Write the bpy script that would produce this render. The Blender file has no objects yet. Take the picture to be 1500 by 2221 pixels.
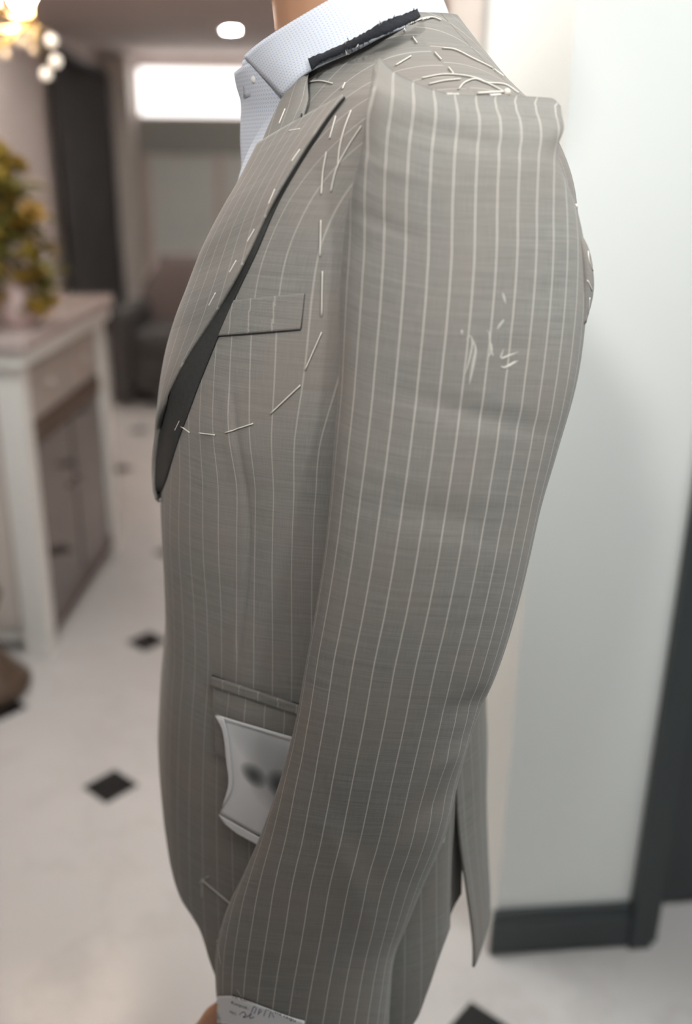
import bpy, bmesh, math, random
from math import sin, cos, tan, pi, radians, sqrt, atan2
from mathutils import Vector, Matrix
from mathutils.bvhtree import BVHTree
from mathutils.noise import noise as pnoise

random.seed(7)
scene = bpy.context.scene
COL = scene.collection

# ------------------------------------------------------------------ camera
FPX, PITCH, ROLL = 2000.0, radians(20), radians(0.8)
CAM = Vector((0, 0, 1.40))
_fw = Vector((0, cos(PITCH), -sin(PITCH)))
_u0 = Vector((0, sin(PITCH), cos(PITCH)))
_r0 = Vector((1, 0, 0))
_rt = _r0 * cos(ROLL) + _u0 * sin(ROLL)
_up = _u0 * cos(ROLL) - _r0 * sin(ROLL)
cd = bpy.data.cameras.new('camera')
cam = bpy.data.objects.new('camera', cd)
COL.objects.link(cam)
cd.sensor_fit = 'VERTICAL'
cd.sensor_height = 36.0
cd.lens = 36.0 * FPX / 2221.0
cd.clip_start = 0.02
cd.dof.use_dof = True
cd.dof.focus_distance = 0.73
cd.dof.aperture_fstop = cd.lens / 14.5
m = Matrix.Identity(4)
for i in range(3):
    m[i][0], m[i][1], m[i][2], m[i][3] = _rt[i], _up[i], -_fw[i], CAM[i]
cam.matrix_world = m
scene.camera = cam

# ------------------------------------------------------------------ world, exposure
w = bpy.data.worlds.new('world')
scene.world = w
w.use_nodes = True
bg = w.node_tree.nodes['Background']
bg.inputs[0].default_value = (0.90, 0.96, 1.0, 1)
bg.inputs[1].default_value = 0.10
scene.view_settings.view_transform = 'Standard'
scene.view_settings.look = 'None'
scene.view_settings.gamma = 1.0
scene.view_settings.use_curve_mapping = False
scene.view_settings.exposure = 0.0

scene.cycles.max_bounces = 5
scene.cycles.diffuse_bounces = 4
scene.cycles.glossy_bounces = 3
scene.cycles.transmission_bounces = 2
scene.cycles.caustics_reflective = False
scene.cycles.caustics_refractive = False
scene.cycles.use_adaptive_sampling = True
scene.cycles.adaptive_threshold = 0.04
scene.cycles.use_light_tree = False

CEIL = 2.45


def ray(px, py):
    return _fw * FPX + _rt * (px - 750) - _up * (py - 1110.5)


def at(px, py, Y):
    d = ray(px, py)
    return CAM + d * (Y / d.y)


def atz(px, py, z=0.0):
    d = ray(px, py)
    return CAM + d * ((z - CAM.z) / d.z)


def proj(P):
    v = P - CAM
    k = FPX / v.dot(_fw)
    return 750 + k * v.dot(_rt), 1110.5 - k * v.dot(_up)


# ------------------------------------------------------------------ helpers
def lerp(a, b, t):
    return a + (b - a) * t


def smooth(a, b, x):
    t = max(0.0, min(1.0, (x - a) / (b - a)))
    return t * t * (3 - 2 * t)


def interp(tab, x):
    """piecewise cubic (monotone-ish Catmull) lookup in [(x, y), ...]"""
    n = len(tab)
    if x <= tab[0][0]:
        return tab[0][1]
    if x >= tab[-1][0]:
        return tab[-1][1]
    for i in range(n - 1):
        if tab[i][0] <= x <= tab[i + 1][0]:
            break
    x0, y0 = tab[i]
    x1, y1 = tab[i + 1]
    h = x1 - x0
    s = (y1 - y0) / h
    m0 = s if i == 0 else (y1 - tab[i - 1][1]) / (x1 - tab[i - 1][0])
    m1 = s if i == n - 2 else (tab[i + 2][1] - y0) / (tab[i + 2][0] - x0)
    t = (x - x0) / h
    return ((2 * t**3 - 3 * t**2 + 1) * y0 + (t**3 - 2 * t**2 + t) * h * m0
            + (-2 * t**3 + 3 * t**2) * y1 + (t**3 - t**2) * h * m1)


def mono(tab, x):
    """monotone cubic lookup, no overshoot"""
    n = len(tab)
    if x <= tab[0][0]:
        return tab[0][1]
    if x >= tab[-1][0]:
        return tab[-1][1]
    i = 0
    while not (tab[i][0] <= x <= tab[i + 1][0]):
        i += 1

    def sec(k):
        return (tab[k + 1][1] - tab[k][1]) / (tab[k + 1][0] - tab[k][0])

    def tan_(k):
        if k == 0:
            return sec(0)
        if k == n - 1:
            return sec(n - 2)
        a, b = sec(k - 1), sec(k)
        return 0.0 if a * b <= 0 else 2 * a * b / (a + b)
    h = tab[i + 1][0] - tab[i][0]
    t = (x - tab[i][0]) / h
    return ((2 * t**3 - 3 * t**2 + 1) * tab[i][1] + (t**3 - 2 * t**2 + t) * h * tan_(i)
            + (-2 * t**3 + 3 * t**2) * tab[i + 1][1] + (t**3 - t**2) * h * tan_(i + 1))


def spline(pts, n):
    """n samples along a Catmull-Rom curve through vectors, even in chord length"""
    d = [0.0]
    for a, b in zip(pts, pts[1:]):
        d.append(d[-1] + (Vector(b) - Vector(a)).length)
    dim = len(pts[0])
    tabs = [[(d[i], pts[i][k]) for i in range(len(pts))] for k in range(dim)]
    return [Vector([interp(tabs[k], d[-1] * j / (n - 1)) for k in range(dim)]) for j in range(n)]


def new_mesh(name, verts, faces, mat=None, uvs=None, smooth_=True, parent=None):
    me = bpy.data.meshes.new(name)
    me.from_pydata([tuple(v) for v in verts], [], faces)
    if uvs is not None:
        ul = me.uv_layers.new(name='UVMap')
        for lp in me.loops:
            ul.data[lp.index].uv = uvs[lp.vertex_index]
    if smooth_:
        me.polygons.foreach_set('use_smooth', [True] * len(me.polygons))
    me.update()
    if mat:
        me.materials.append(mat)
    o = bpy.data.objects.new(name, me)
    COL.objects.link(o)
    if parent:
        o.parent = parent
        o.matrix_parent_inverse = parent.matrix_world.inverted()
    return o


def grid_mesh(name, rows, mat, uv=None, closed=False, parent=None, thick=0.0, off=0.0, skip=None):
    """rows: list of equally long lists of points; optional same-shape uv"""
    n = len(rows[0])
    verts = [p for r in rows for p in r]
    uvs = [q for r in uv for q in r] if uv else None
    faces = []
    for i in range(len(rows) - 1):
        for j in range(n if closed else n - 1):
            if skip and skip(i, j):
                continue
            k = (j + 1) % n
            faces.append((i * n + j, i * n + k, (i + 1) * n + k, (i + 1) * n + j))
    o = new_mesh(name, verts, faces, mat, uvs, True, parent)
    if thick:
        md = o.modifiers.new('thickness', 'SOLIDIFY')
        md.thickness = thick
        md.offset = off
    return o


def empty(name, loc, parent=None):
    o = bpy.data.objects.new(name, None)
    o.location = loc
    o.empty_display_size = 0.05
    COL.objects.link(o)
    if parent:
        o.parent = parent
    bpy.context.view_layer.update()
    return o


def tag(o, label=None, cat=None, group=None, kind=None):
    if label:
        o['label'] = label
    if cat:
        o['category'] = cat
    if group:
        o['group'] = group
    if kind:
        o['kind'] = kind
    return o


def bm_obj(name, bm, mat, parent=None, smooth_=False, bevel=0.0):
    me = bpy.data.meshes.new(name)
    bm.normal_update()
    bm.to_mesh(me)
    bm.free()
    if smooth_:
        me.polygons.foreach_set('use_smooth', [True] * len(me.polygons))
    if mat:
        me.materials.append(mat)
    o = bpy.data.objects.new(name, me)
    COL.objects.link(o)
    if parent:
        o.parent = parent
        o.matrix_parent_inverse = parent.matrix_world.inverted()
    if bevel:
        b = o.modifiers.new('bevel', 'BEVEL')
        b.width = bevel
        b.segments = 2
        b.limit_method = 'ANGLE'
    return o


def add_box(bm, x0, x1, y0, y1, z0, z1, mtx=None):
    vs = [bm.verts.new((x, y, z)) for x in (x0, x1) for y in (y0, y1) for z in (z0, z1)]
    for f in ((0, 1, 3, 2), (4, 6, 7, 5), (0, 4, 5, 1), (2, 3, 7, 6), (0, 2, 6, 4), (1, 5, 7, 3)):
        bm.faces.new([vs[i] for i in f])
    if mtx:
        for v in vs:
            v.co = mtx @ v.co
    return vs


def box(name, x0, x1, y0, y1, z0, z1, mat, parent=None, bevel=0.0, mtx=None):
    bm = bmesh.new()
    add_box(bm, x0, x1, y0, y1, z0, z1, mtx)
    return bm_obj(name, bm, mat, parent, False, bevel)


def lathe(name, prof, mat, loc=(0, 0, 0), seg=24, parent=None):
    """prof: [(r, z)...] around z"""
    verts, faces = [], []
    n = len(prof)
    for k in range(seg):
        a = 2 * pi * k / seg
        for r, z in prof:
            verts.append((loc[0] + r * cos(a), loc[1] + r * sin(a), loc[2] + z))
    for k in range(seg):
        k2 = (k + 1) % seg
        for i in range(n - 1):
            faces.append((k * n + i, k2 * n + i, k2 * n + i + 1, k * n + i + 1))
    return new_mesh(name, verts, faces, mat, None, True, parent)


def tube_data(pts, rad, seg=6):
    """polyline tube; rad float or list"""
    verts, faces = [], []
    n = len(pts)
    pts = [Vector(p) for p in pts]
    ref = Vector((0.31, 0.52, 0.79))
    prev = None
    for i, p in enumerate(pts):
        t = (pts[min(i + 1, n - 1)] - pts[max(i - 1, 0)]).normalized()
        a = (prev if prev else ref)
        x = (a - t * a.dot(t))
        if x.length < 1e-6:
            x = t.orthogonal()
        x.normalize()
        prev = x
        y = t.cross(x)
        r = rad[i] if isinstance(rad, (list, tuple)) else rad
        for k in range(seg):
            b = 2 * pi * k / seg
            verts.append(p + x * (r * cos(b)) + y * (r * sin(b)))
    for i in range(n - 1):
        for k in range(seg):
            k2 = (k + 1) % seg
            faces.append((i * seg + k, i * seg + k2, (i + 1) * seg + k2, (i + 1) * seg + k))
    faces.append(tuple(range(seg))[::-1])
    faces.append(tuple((n - 1) * seg + k for k in range(seg)))
    return verts, faces


def tube(name, pts, rad, mat, parent=None, seg=6):
    v, f = tube_data(pts, rad, seg)
    return new_mesh(name, v, f, mat, None, True, parent)


def ball(name, c, r, mat, parent=None, seg=16, scale=(1, 1, 1)):
    bm = bmesh.new()
    bmesh.ops.create_uvsphere(bm, u_segments=seg, v_segments=max(8, seg // 2 + 2), radius=r)
    for v in bm.verts:
        v.co = Vector((v.co.x * scale[0], v.co.y * scale[1], v.co.z * scale[2])) + Vector(c)
    return bm_obj(name, bm, mat, parent, True)


# ------------------------------------------------------------------ materials
class NT:
    def __init__(self, name):
        self.m = bpy.data.materials.new(name)
        self.m.use_nodes = True
        self.t = self.m.node_tree
        self.b = self.t.nodes['Principled BSDF']

    def n(self, typ, **kw):
        nd = self.t.nodes.new(typ)
        for k, v in kw.items():
            setattr(nd, k, v)
        return nd

    def l(self, a, b):
        self.t.links.new(a, b)

    def val(self, sock, v):
        if isinstance(v, (int, float, tuple)):
            sock.default_value = v
        else:
            self.l(v, sock)

    def math(self, op, a, b=0.0, c=0.0, clamp=False):
        nd = self.n('ShaderNodeMath', operation=op)
        nd.use_clamp = clamp
        for i, v in enumerate((a, b, c)):
            self.val(nd.inputs[i], v)
        return nd.outputs[0]

    def mix(self, f, a, b):
        nd = self.n('ShaderNodeMix', data_type='RGBA')
        self.val(nd.inputs[0], f)
        self.val(nd.inputs[6], a)
        self.val(nd.inputs[7], b)
        return nd.outputs[2]

    def noise(self, vec, scale, detail=3, rough=0.5):
        nd = self.n('ShaderNodeTexNoise')
        nd.inputs['Scale'].default_value = scale
        nd.inputs['Detail'].default_value = detail
        nd.inputs['Roughness'].default_value = rough
        if vec is not None:
            self.l(vec, nd.inputs['Vector'])
        return nd.outputs['Fac']

    def ramp(self, f, stops):
        nd = self.n('ShaderNodeValToRGB')
        e = nd.color_ramp.elements
        while len(e) < len(stops):
            e.new(0.5)
        for i, (p, c) in enumerate(stops):
            e[i].position = p
            e[i].color = c if len(c) == 4 else (*c, 1)
        self.val(nd.inputs[0], f)
        return nd.outputs[0]

    def mapping(self, vec, scale):
        nd = self.n('ShaderNodeMapping')
        nd.inputs['Scale'].default_value = scale
        self.l(vec, nd.inputs['Vector'])
        return nd.outputs[0]

    def bump(self, h, strength, dist=0.001):
        nd = self.n('ShaderNodeBump')
        nd.inputs['Strength'].default_value = strength
        nd.inputs['Distance'].default_value = dist
        self.l(h, nd.inputs['Height'])
        self.l(nd.outputs[0], self.b.inputs['Normal'])


def c4(c):
    return (c[0], c[1], c[2], 1.0)


def plain(name, col, rough=0.6, metal=0.0, var=0.08, scale=30.0, emit=None, strength=0.0, bump=0.0, spec=None):
    k = NT(name)
    tc = k.n('ShaderNodeTexCoord')
    f = k.noise(tc.outputs['Object'], scale, 3)
    a = c4([max(0, x * (1 - var)) for x in col])
    b = c4([min(1, x * (1 + var)) for x in col])
    k.l(k.mix(f, a, b), k.b.inputs['Base Color'])
    k.b.inputs['Roughness'].default_value = rough
    k.b.inputs['Metallic'].default_value = metal
    if spec is not None:
        k.b.inputs['Specular IOR Level'].default_value = spec
    if emit:
        k.b.inputs['Emission Color'].default_value = c4(emit)
        k.b.inputs['Emission Strength'].default_value = strength
    if bump:
        k.bump(f, bump, 0.002)
    return k.m


def cloth_material(name, base, stripe, pitch, width, strength=1.0, warm=None):
    """worsted wool with white chalk stripes every `pitch` metres of the cloth's u coordinate"""
    k = NT(name)
    uv = k.n('ShaderNodeUVMap')
    sep = k.n('ShaderNodeSeparateXYZ')
    k.l(uv.outputs[0], sep.inputs[0])
    u, v = sep.outputs[0], sep.outputs[1]
    # slubby weft: long thin streaks across the cloth
    weft = k.noise(k.mapping(uv.outputs[0], (28, 900, 1)), 1.0, 4, 0.6)
    weft2 = k.noise(k.mapping(uv.outputs[0], (9, 260, 1)), 1.0, 3, 0.6)
    warp = k.noise(k.mapping(uv.outputs[0], (1500, 60, 1)), 1.0, 2, 0.5)
    blot = k.noise(k.mapping(uv.outputs[0], (14, 10, 1)), 1.0, 2, 0.5)
    f = k.math('MULTIPLY_ADD', weft2, 0.45, k.math('MULTIPLY', weft, 0.55))
    f = k.math('MULTIPLY_ADD', k.math('SUBTRACT', warp, 0.5), 0.35, f)
    dark = c4([x * 0.66 for x in base])
    lite = c4([min(1, x * 1.32) for x in base])
    col = k.mix(k.math('MULTIPLY_ADD', k.math('SUBTRACT', f, 0.5), 1.6, 0.5, clamp=True), dark, lite)
    if warm:
        col = k.mix(k.math('MULTIPLY_ADD', k.math('SUBTRACT', blot, 0.5), 3.0, 0.5, clamp=True), col,
                    k.mix(0.5, col, c4(warm)))
    # stripe, a cord of little dashes
    wob = k.math('MULTIPLY', k.math('SUBTRACT', k.noise(k.mapping(uv.outputs[0], (30, 60, 1)), 1.0, 2), 0.5), 0.00035)
    pp = k.math('PINGPONG', k.math('ADD', k.math('ADD', u, wob), 100 * pitch), pitch / 2)
    d = k.math('SUBTRACT', width / 2, pp)
    s = k.math('MULTIPLY', d, 1.0 / (width * 0.28), clamp=True)
    dash = k.noise(k.mapping(uv.outputs[0], (50, 1100, 1)), 1.0, 2)
    s = k.math('MULTIPLY', s, k.math('MULTIPLY_ADD', dash, 0.5, 0.55, clamp=True))
    s = k.math('MULTIPLY', s, strength)
    k.l(k.mix(s, col, c4(stripe)), k.b.inputs['Base Color'])
    k.b.inputs['Roughness'].default_value = 0.85
    k.b.inputs['Specular IOR Level'].default_value = 0.2
    k.b.inputs['Sheen Weight'].default_value = 0.12
    k.b.inputs['Sheen Roughness'].default_value = 0.5
    h = k.math('ADD', k.math('MULTIPLY', weft, 0.6), k.math('MULTIPLY', warp, 0.4))
    k.bump(h, 0.35, 0.0006)
    return k.m


M = {}
CLOTH = (0.229, 0.228, 0.212)
STRIPE = (0.66, 0.62, 0.57)
M['cloth'] = cloth_material('striped_wool', CLOTH, STRIPE, 0.0172, 0.0013, 0.42, (0.28, 0.235, 0.21))
M['sleeve'] = cloth_material('striped_wool_sleeve', CLOTH, STRIPE, 0.0153, 0.0013, 0.8, (0.275, 0.24, 0.215))
M['lapel'] = cloth_material('striped_wool_lapel', CLOTH, STRIPE, 0.0165, 0.0012, 0.45, (0.28, 0.235, 0.21))
M['melton'] = plain('black_melton', (0.016, 0.018, 0.024), 0.95, var=0.4, scale=400, bump=0.4)
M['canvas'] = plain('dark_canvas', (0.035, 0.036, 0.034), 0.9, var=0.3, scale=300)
M['thread'] = plain('white_thread', (0.66, 0.635, 0.58), 0.7, var=0.1, scale=800)
M['chalk'] = plain('tailors_chalk', (0.50, 0.49, 0.45), 0.95, var=0.2, scale=500)
M['pearl'] = plain('pearl', (0.75, 0.71, 0.63), 0.15, var=0.05, scale=100)
M['steel'] = plain('steel_pin', (0.7, 0.7, 0.7), 0.25, 1.0, var=0.05)
M['skin'] = plain('skin', (0.46, 0.25, 0.15), 0.5, var=0.08, scale=60)
M['hair'] = plain('black_hair', (0.012, 0.010, 0.009), 0.5, var=0.3, scale=200)
M['eye_white'] = plain('eye_white', (0.8, 0.78, 0.75), 0.2, var=0.02)
M['iris'] = plain('iris', (0.04, 0.02, 0.01), 0.2, var=0.1)
M['lips'] = plain('lips', (0.42, 0.17, 0.13), 0.5, var=0.1)
M['white_paint'] = plain('white_paint', (0.80, 0.80, 0.77), 0.45, var=0.03, scale=6)
M['wall'] = plain('pale_wall_paint', (0.83, 0.86, 0.84), 0.6, var=0.02, scale=3)
M['taupe_wall'] = plain('taupe_wall', (0.56, 0.48, 0.45), 0.7, var=0.04, scale=3)
M['beige'] = plain('beige_trim', (0.62, 0.57, 0.53), 0.6, var=0.03, scale=5)
M['drawer'] = plain('greige_drawer', (0.40, 0.36, 0.33), 0.5, var=0.05, scale=5)
M['ceil'] = plain('ceiling_paint', (0.90, 0.79, 0.745), 0.8, var=0.02, scale=3)
M['dark_trim'] = plain('dark_grey_green_gloss', (0.040, 0.050, 0.052), 0.35, var=0.1, scale=10)
M['door'] = plain('dark_grey_door', (0.050, 0.057, 0.062), 0.45, var=0.12, scale=6)
M['black_stone'] = plain('black_granite', (0.012, 0.013, 0.014), 0.12, var=0.5, scale=120)
M['wood'] = plain('dark_brown_wood', (0.085, 0.055, 0.035), 0.5, var=0.35, scale=25)
M['gold'] = plain('brass', (0.80, 0.55, 0.22), 0.25, 1.0, var=0.08)
M['leaf'] = plain('olive_leaf', (0.17, 0.15, 0.03), 0.6, var=0.35, scale=40)
M['petal'] = plain('yellow_petal', (0.42, 0.29, 0.05), 0.6, var=0.35, scale=30)
M['petal_o'] = plain('amber_petal', (0.36, 0.22, 0.05), 0.6, var=0.35, scale=30)
M['drape'] = plain('charcoal_drape', (0.042, 0.040, 0.040), 0.9, var=0.2, scale=15)
M['armchair'] = plain('charcoal_upholstery', (0.055, 0.053, 0.052), 0.8, var=0.2, scale=40)
M['taupe_fabric'] = plain('taupe_upholstery', (0.16, 0.13, 0.125), 0.85, var=0.15, scale=40)
M['frost'] = plain('frosted_panel', (0.64, 0.66, 0.64), 0.25, var=0.06, scale=4)
M['pink_ceramic'] = plain('blush_ceramic', (0.66, 0.52, 0.50), 0.25, var=0.05, scale=10)
M['top_stone'] = plain('blush_marble_top', (0.52, 0.45, 0.43), 0.12, var=0.08, scale=8)
M['mirror_glass'] = plain('smoked_mirror', (0.20, 0.18, 0.175), 0.06, 0.8, var=0.05, scale=4)
M['shoe'] = plain('black_leather', (0.015, 0.013, 0.012), 0.3, var=0.2, scale=80)
M['button'] = plain('pale_button', (0.75, 0.74, 0.72), 0.3, var=0.05)


def emitter(name, col, strength):
    return plain(name, (0.8, 0.8, 0.8), 0.5, emit=col, strength=strength, var=0.01)


M['panel'] = emitter('led_panel_glow', (1.0, 0.985, 0.965), 7.0)
M['fill_hall'] = emitter('added_panel_hall_glow', (1.0, 0.93, 0.88), 0.5)
M['fill_far'] = emitter('added_panel_far_glow', (1.0, 0.95, 0.91), 3.0)
M['fill_door'] = emitter('added_panel_door_glow', (0.97, 1.0, 0.985), 20.0)
M['fill_pillar'] = emitter('added_panel_pillar_glow', (0.97, 1.0, 0.98), 20.0)
M['spot'] = emitter('downlight_glow', (1.0, 0.95, 0.90), 520.0)
M['transom'] = emitter('lit_transom', (1.0, 0.97, 0.94), 2.2)
M['bulb'] = emitter('warm_bulb', (1.0, 0.82, 0.66), 170.0)
M['bead_glow'] = emitter('glowing_crystal', (1.0, 0.86, 0.66), 1.1)
M['crystal'] = plain('crystal_glass', (0.85, 0.72, 0.52), 0.08, var=0.05)


def marble():
    k = NT('white_marble_floor')
    tc = k.n('ShaderNodeTexCoord')
    p = tc.outputs['Object']
    a = k.noise(p, 1.7, 6, 0.62)
    vein = k.math('SUBTRACT', 1.0, k.math('MULTIPLY', k.math('ABSOLUTE', k.math('SUBTRACT', a, 0.5)), 34.0), clamp=True)
    b = k.noise(p, 0.9, 2)
    vein = k.math('MULTIPLY', vein, k.math('MULTIPLY', b, 0.5))
    cloud = k.noise(p, 2.5, 4)
    base = k.mix(cloud, (0.53, 0.51, 0.50, 1), (0.61, 0.595, 0.585, 1))
    k.l(k.mix(vein, base, (0.42, 0.40, 0.38, 1)), k.b.inputs['Base Color'])
    k.b.inputs['Roughness'].default_value = 0.20
    k.b.inputs['Specular IOR Level'].default_value = 0.3
    return k.m


def shirt_mat():
    k = NT('pale_blue_dobby_shirting')
    uv = k.n('ShaderNodeUVMap')
    sep = k.n('ShaderNodeSeparateXYZ')
    k.l(uv.outputs[0], sep.inputs[0])
    u, v = sep.outputs[0], sep.outputs[1]
    p = 0.0030
    r = k.math('FLOOR', k.math('MULTIPLY', v, 1 / p))
    uo = k.math('MULTIPLY_ADD', r, p * 0.5, u)
    a = k.math('PINGPONG', k.math('ADD', uo, 1.0), p / 2)
    b = k.math('PINGPONG', k.math('ADD', v, 1.0), p / 2)
    da = k.math('LESS_THAN', a, p * 0.17)
    db = k.math('GREATER_THAN', b, p * 0.22)
    s = k.math('MULTIPLY', da, db)
    k.l(k.mix(s, (0.68, 0.72, 0.79, 1), (0.44, 0.53, 0.68, 1)), k.b.inputs['Base Color'])
    k.b.inputs['Roughness'].default_value = 0.85
    k.b.inputs['Specular IOR Level'].default_value = 0.2
    k.bump(s, -0.3, 0.0004)
    return k.m


M['marble'] = marble()
M['shirt'] = shirt_mat()


def struct(o, label=None):
    o['kind'] = 'structure'
    if label:
        o['label'] = label
    return o


# ================================================================== THE ROOM
# ceiling lamps first, several added out of view to light the room
def led_panel(x, y, sx, sy, label, rot=0.0, mat='panel'):
    t = empty('ceiling_light', (x, y, CEIL))
    tag(t, label, 'ceiling light')
    R = Matrix.Translation((x, y, CEIL)) @ Matrix.Rotation(rot, 4, 'Z')
    box('diffuser', -sx, sx, -sy, sy, -0.022, -0.006, M[mat], t, 0, R)
    bm = bmesh.new()
    e = 0.02
    add_box(bm, -sx - e, sx + e, -sy - e, -sy, -0.026, -0.001, R)
    add_box(bm, -sx - e, sx + e, sy, sy + e, -0.026, -0.001, R)
    add_box(bm, -sx - e, -sx, -sy, sy, -0.026, -0.001, R)
    add_box(bm, sx, sx + e, -sy, sy, -0.026, -0.001, R)
    bm_obj('frame', bm, M['white_paint'], t)
    return t


led_panel(0.15, 0.0, 0.30, 0.30, 'square white ceiling light panel over the fitting spot')
led_panel(-0.45, 1.75, 0.28, 0.28, 'added square white light panel beside the white pillar', mat='fill_pillar')  # added out of view to brighten the pillar's return face
led_panel(0.95, 0.62, 0.30, 0.30, 'added square white light panel above the dark door', mat='fill_door')  # added out of view so the right wall and floor get light
led_panel(-1.0, 2.3, 0.30, 0.30, 'added square light panel in front of the console cabinet', mat='fill_hall')  # added out of view to lift the near hall
led_panel(-0.8, 5.1, 0.30, 0.30, 'added square light panel above the charcoal armchair', mat='fill_far')  # added out of view to lift the far hall


def added_spot(x, y, target, power, cone, label):  # unseen spots, added so the jacket fades darker downwards
    """added spotlight that grades the light down the jacket: canopy, stem, tilted can, lens and its own light"""
    t = empty('added_spotlight', (x, y, CEIL))
    tag(t, label, 'spotlight', 'added unseen spotlights behind the camera aimed at the jacket')
    lathe('canopy', [(0.0, -0.001), (0.05, -0.001), (0.05, -0.018), (0.0, -0.018)], M['white_paint'], (x, y, CEIL), 20, t)
    c = Vector((x, y, CEIL - 0.13))
    tube('stem', [(x, y, CEIL - 0.015), tuple(c)], 0.007, M['white_paint'], t, 8)
    d_ = (Vector(target) - c).normalized()
    a, b = c - d_ * 0.07, c + d_ * 0.07
    v, f = tube_data([a, a + d_ * 0.002, b - d_ * 0.002, b], [0.03, 0.042, 0.046, 0.046], 24)
    can = new_mesh('lamp_can', v, f[:-1], M['white_paint'], None, True, t)
    ld = bpy.data.lights.new('spot_beam', 'SPOT')
    ld.energy = power
    ld.spot_size = cone
    ld.spot_blend = 1.0
    ld.shadow_soft_size = 0.09
    ld.color = (1.0, 0.985, 0.95)
    lo = bpy.data.objects.new('spot_beam', ld)
    COL.objects.link(lo)
    lo.location = b + d_ * 0.10
    lo.rotation_euler = d_.to_track_quat('-Z', 'Y').to_euler()
    lo.parent = t
    lo.matrix_parent_inverse = t.matrix_world.inverted()


added_spot(1.0, -0.80, (0.04, 0.75, 1.57), 50, radians(40), 'added white spotlight behind the camera, right of the other one')
added_spot(-0.55, -0.85, (-0.09, 0.75, 1.57), 72, radians(40), 'added white spotlight behind the camera, left of the other one')


def downlight(x, y, label):
    t = empty('downlight', (x, y, CEIL))
    tag(t, label, 'downlight', 'round recessed downlights along the hall ceiling')
    lathe('trim_ring', [(0.055, -0.002), (0.058, -0.012), (0.075, -0.010), (0.078, -0.001)], M['white_paint'], (x, y, CEIL), 24, t)
    lathe('lens', [(0.0005, -0.006), (0.025, -0.007), (0.0545, -0.006)], M['spot'], (x, y, CEIL), 20, t)


downlight(-0.93, 7.9, 'round ceiling downlight glowing above the lit transom end of the hall')
downlight(-2.0, 6.15, 'round ceiling downlight near the charcoal drape')
downlight(0.14, 6.1, 'round ceiling downlight beside the taupe hall wall')

# floor
XL, XR, YB, YF = -2.35, 2.2, -2.0, 9.8
floor = struct(box('floor', XL, XR, YB, YF, -0.05, 0.0, M['marble']), 'glossy white marble floor with small black diamond insets')
# black diamond insets on a staggered lattice (each its own piece)
ang = radians(5)
e1 = Vector((cos(ang), sin(ang), 0))
e2 = Vector((-sin(ang), cos(ang), 0))
A0 = atz(240, 1705)
S = 0.744
me_d = None
for i in range(-4, 5):
    for j in range(-3, 14):
        for h in (0, 1):
            c = A0 + e1 * (S * (i + 0.53 * h)) + e2 * (S * (j + 0.5 * h))
            if not (XL + 0.1 < c.x < XR - 0.1 and YB + 0.1 < c.y < YF - 0.2):
                continue
            if c.x > 0.22 and c.y > 1.25:
                continue
            if me_d is None:
                bm = bmesh.new()
                r = 0.068
                top = [bm.verts.new((r * 0.94 * sin(k * pi / 2), r * 0.94 * cos(k * pi / 2), 0.0012)) for k in range(4)]
                bot = [bm.verts.new((r * sin(k * pi / 2), r * cos(k * pi / 2), 0.0001)) for k in range(4)]
                bm.faces.new(top[::-1])
                for k in range(4):
                    bm.faces.new((top[k], top[(k + 1) % 4], bot[(k + 1) % 4], bot[k]))
                bm.normal_update()
                me_d = bpy.data.meshes.new('inset_tile')
                bm.to_mesh(me_d)
                bm.free()
                me_d.materials.append(M['black_stone'])
            o = bpy.data.objects.new('inset_tile', me_d)
            o.location = c
            o.rotation_euler.z = ang
            COL.objects.link(o)
            o.parent = floor

struct(box('ceiling', XL, XR, YB, YF, CEIL, CEIL + 0.05, M['ceil']), 'warm grey painted ceiling')
struct(box('wall_left', XL - 0.1, XL, YB, YF, 0, CEIL, M['taupe_wall']), 'taupe painted side wall')
struct(box('wall_back', XL, XR, YF, YF + 0.1, 0, CEIL, M['taupe_wall']), 'taupe end wall of the hall')

# pale wall behind the person: front face slightly turned, thick pillar with a bright return
WA = atz(1050, 2078)
WB = atz(1360, 2057)
wdir = (WB - WA).normalized()
wn = Vector((wdir.y, -wdir.x, 0))         # towards the camera
if wn.y > 0:
    wn = -wn
wx0 = WA + wdir * 0.022
bt = 0.016                                # baseboard thickness
W0 = wx0 - wn * bt


def on_wall(s, d, z):
    """s metres along the wall from its free edge, d metres out towards the camera"""
    return W0 + wdir * s + wn * d + Vector((0, 0, z))


def wall_block(name, s0, s1, d0, d1, z0, z1, mat, parent=None, bevel=0.0):
    bm = bmesh.new()
    vs = [bm.verts.new(on_wall(s, d, z)) for s in (s0, s1) for d in (d0, d1) for z in (z0, z1)]
    for f in ((0, 1, 3, 2), (4, 6, 7, 5), (0, 4, 5, 1), (2, 3, 7, 6), (0, 2, 6, 4), (1, 5, 7, 3)):
        bm.faces.new([vs[i] for i in f])
    bmesh.ops.recalc_face_normals(bm, faces=bm.faces)
    return bm_obj(name, bm, mat, parent, False, bevel)


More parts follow.
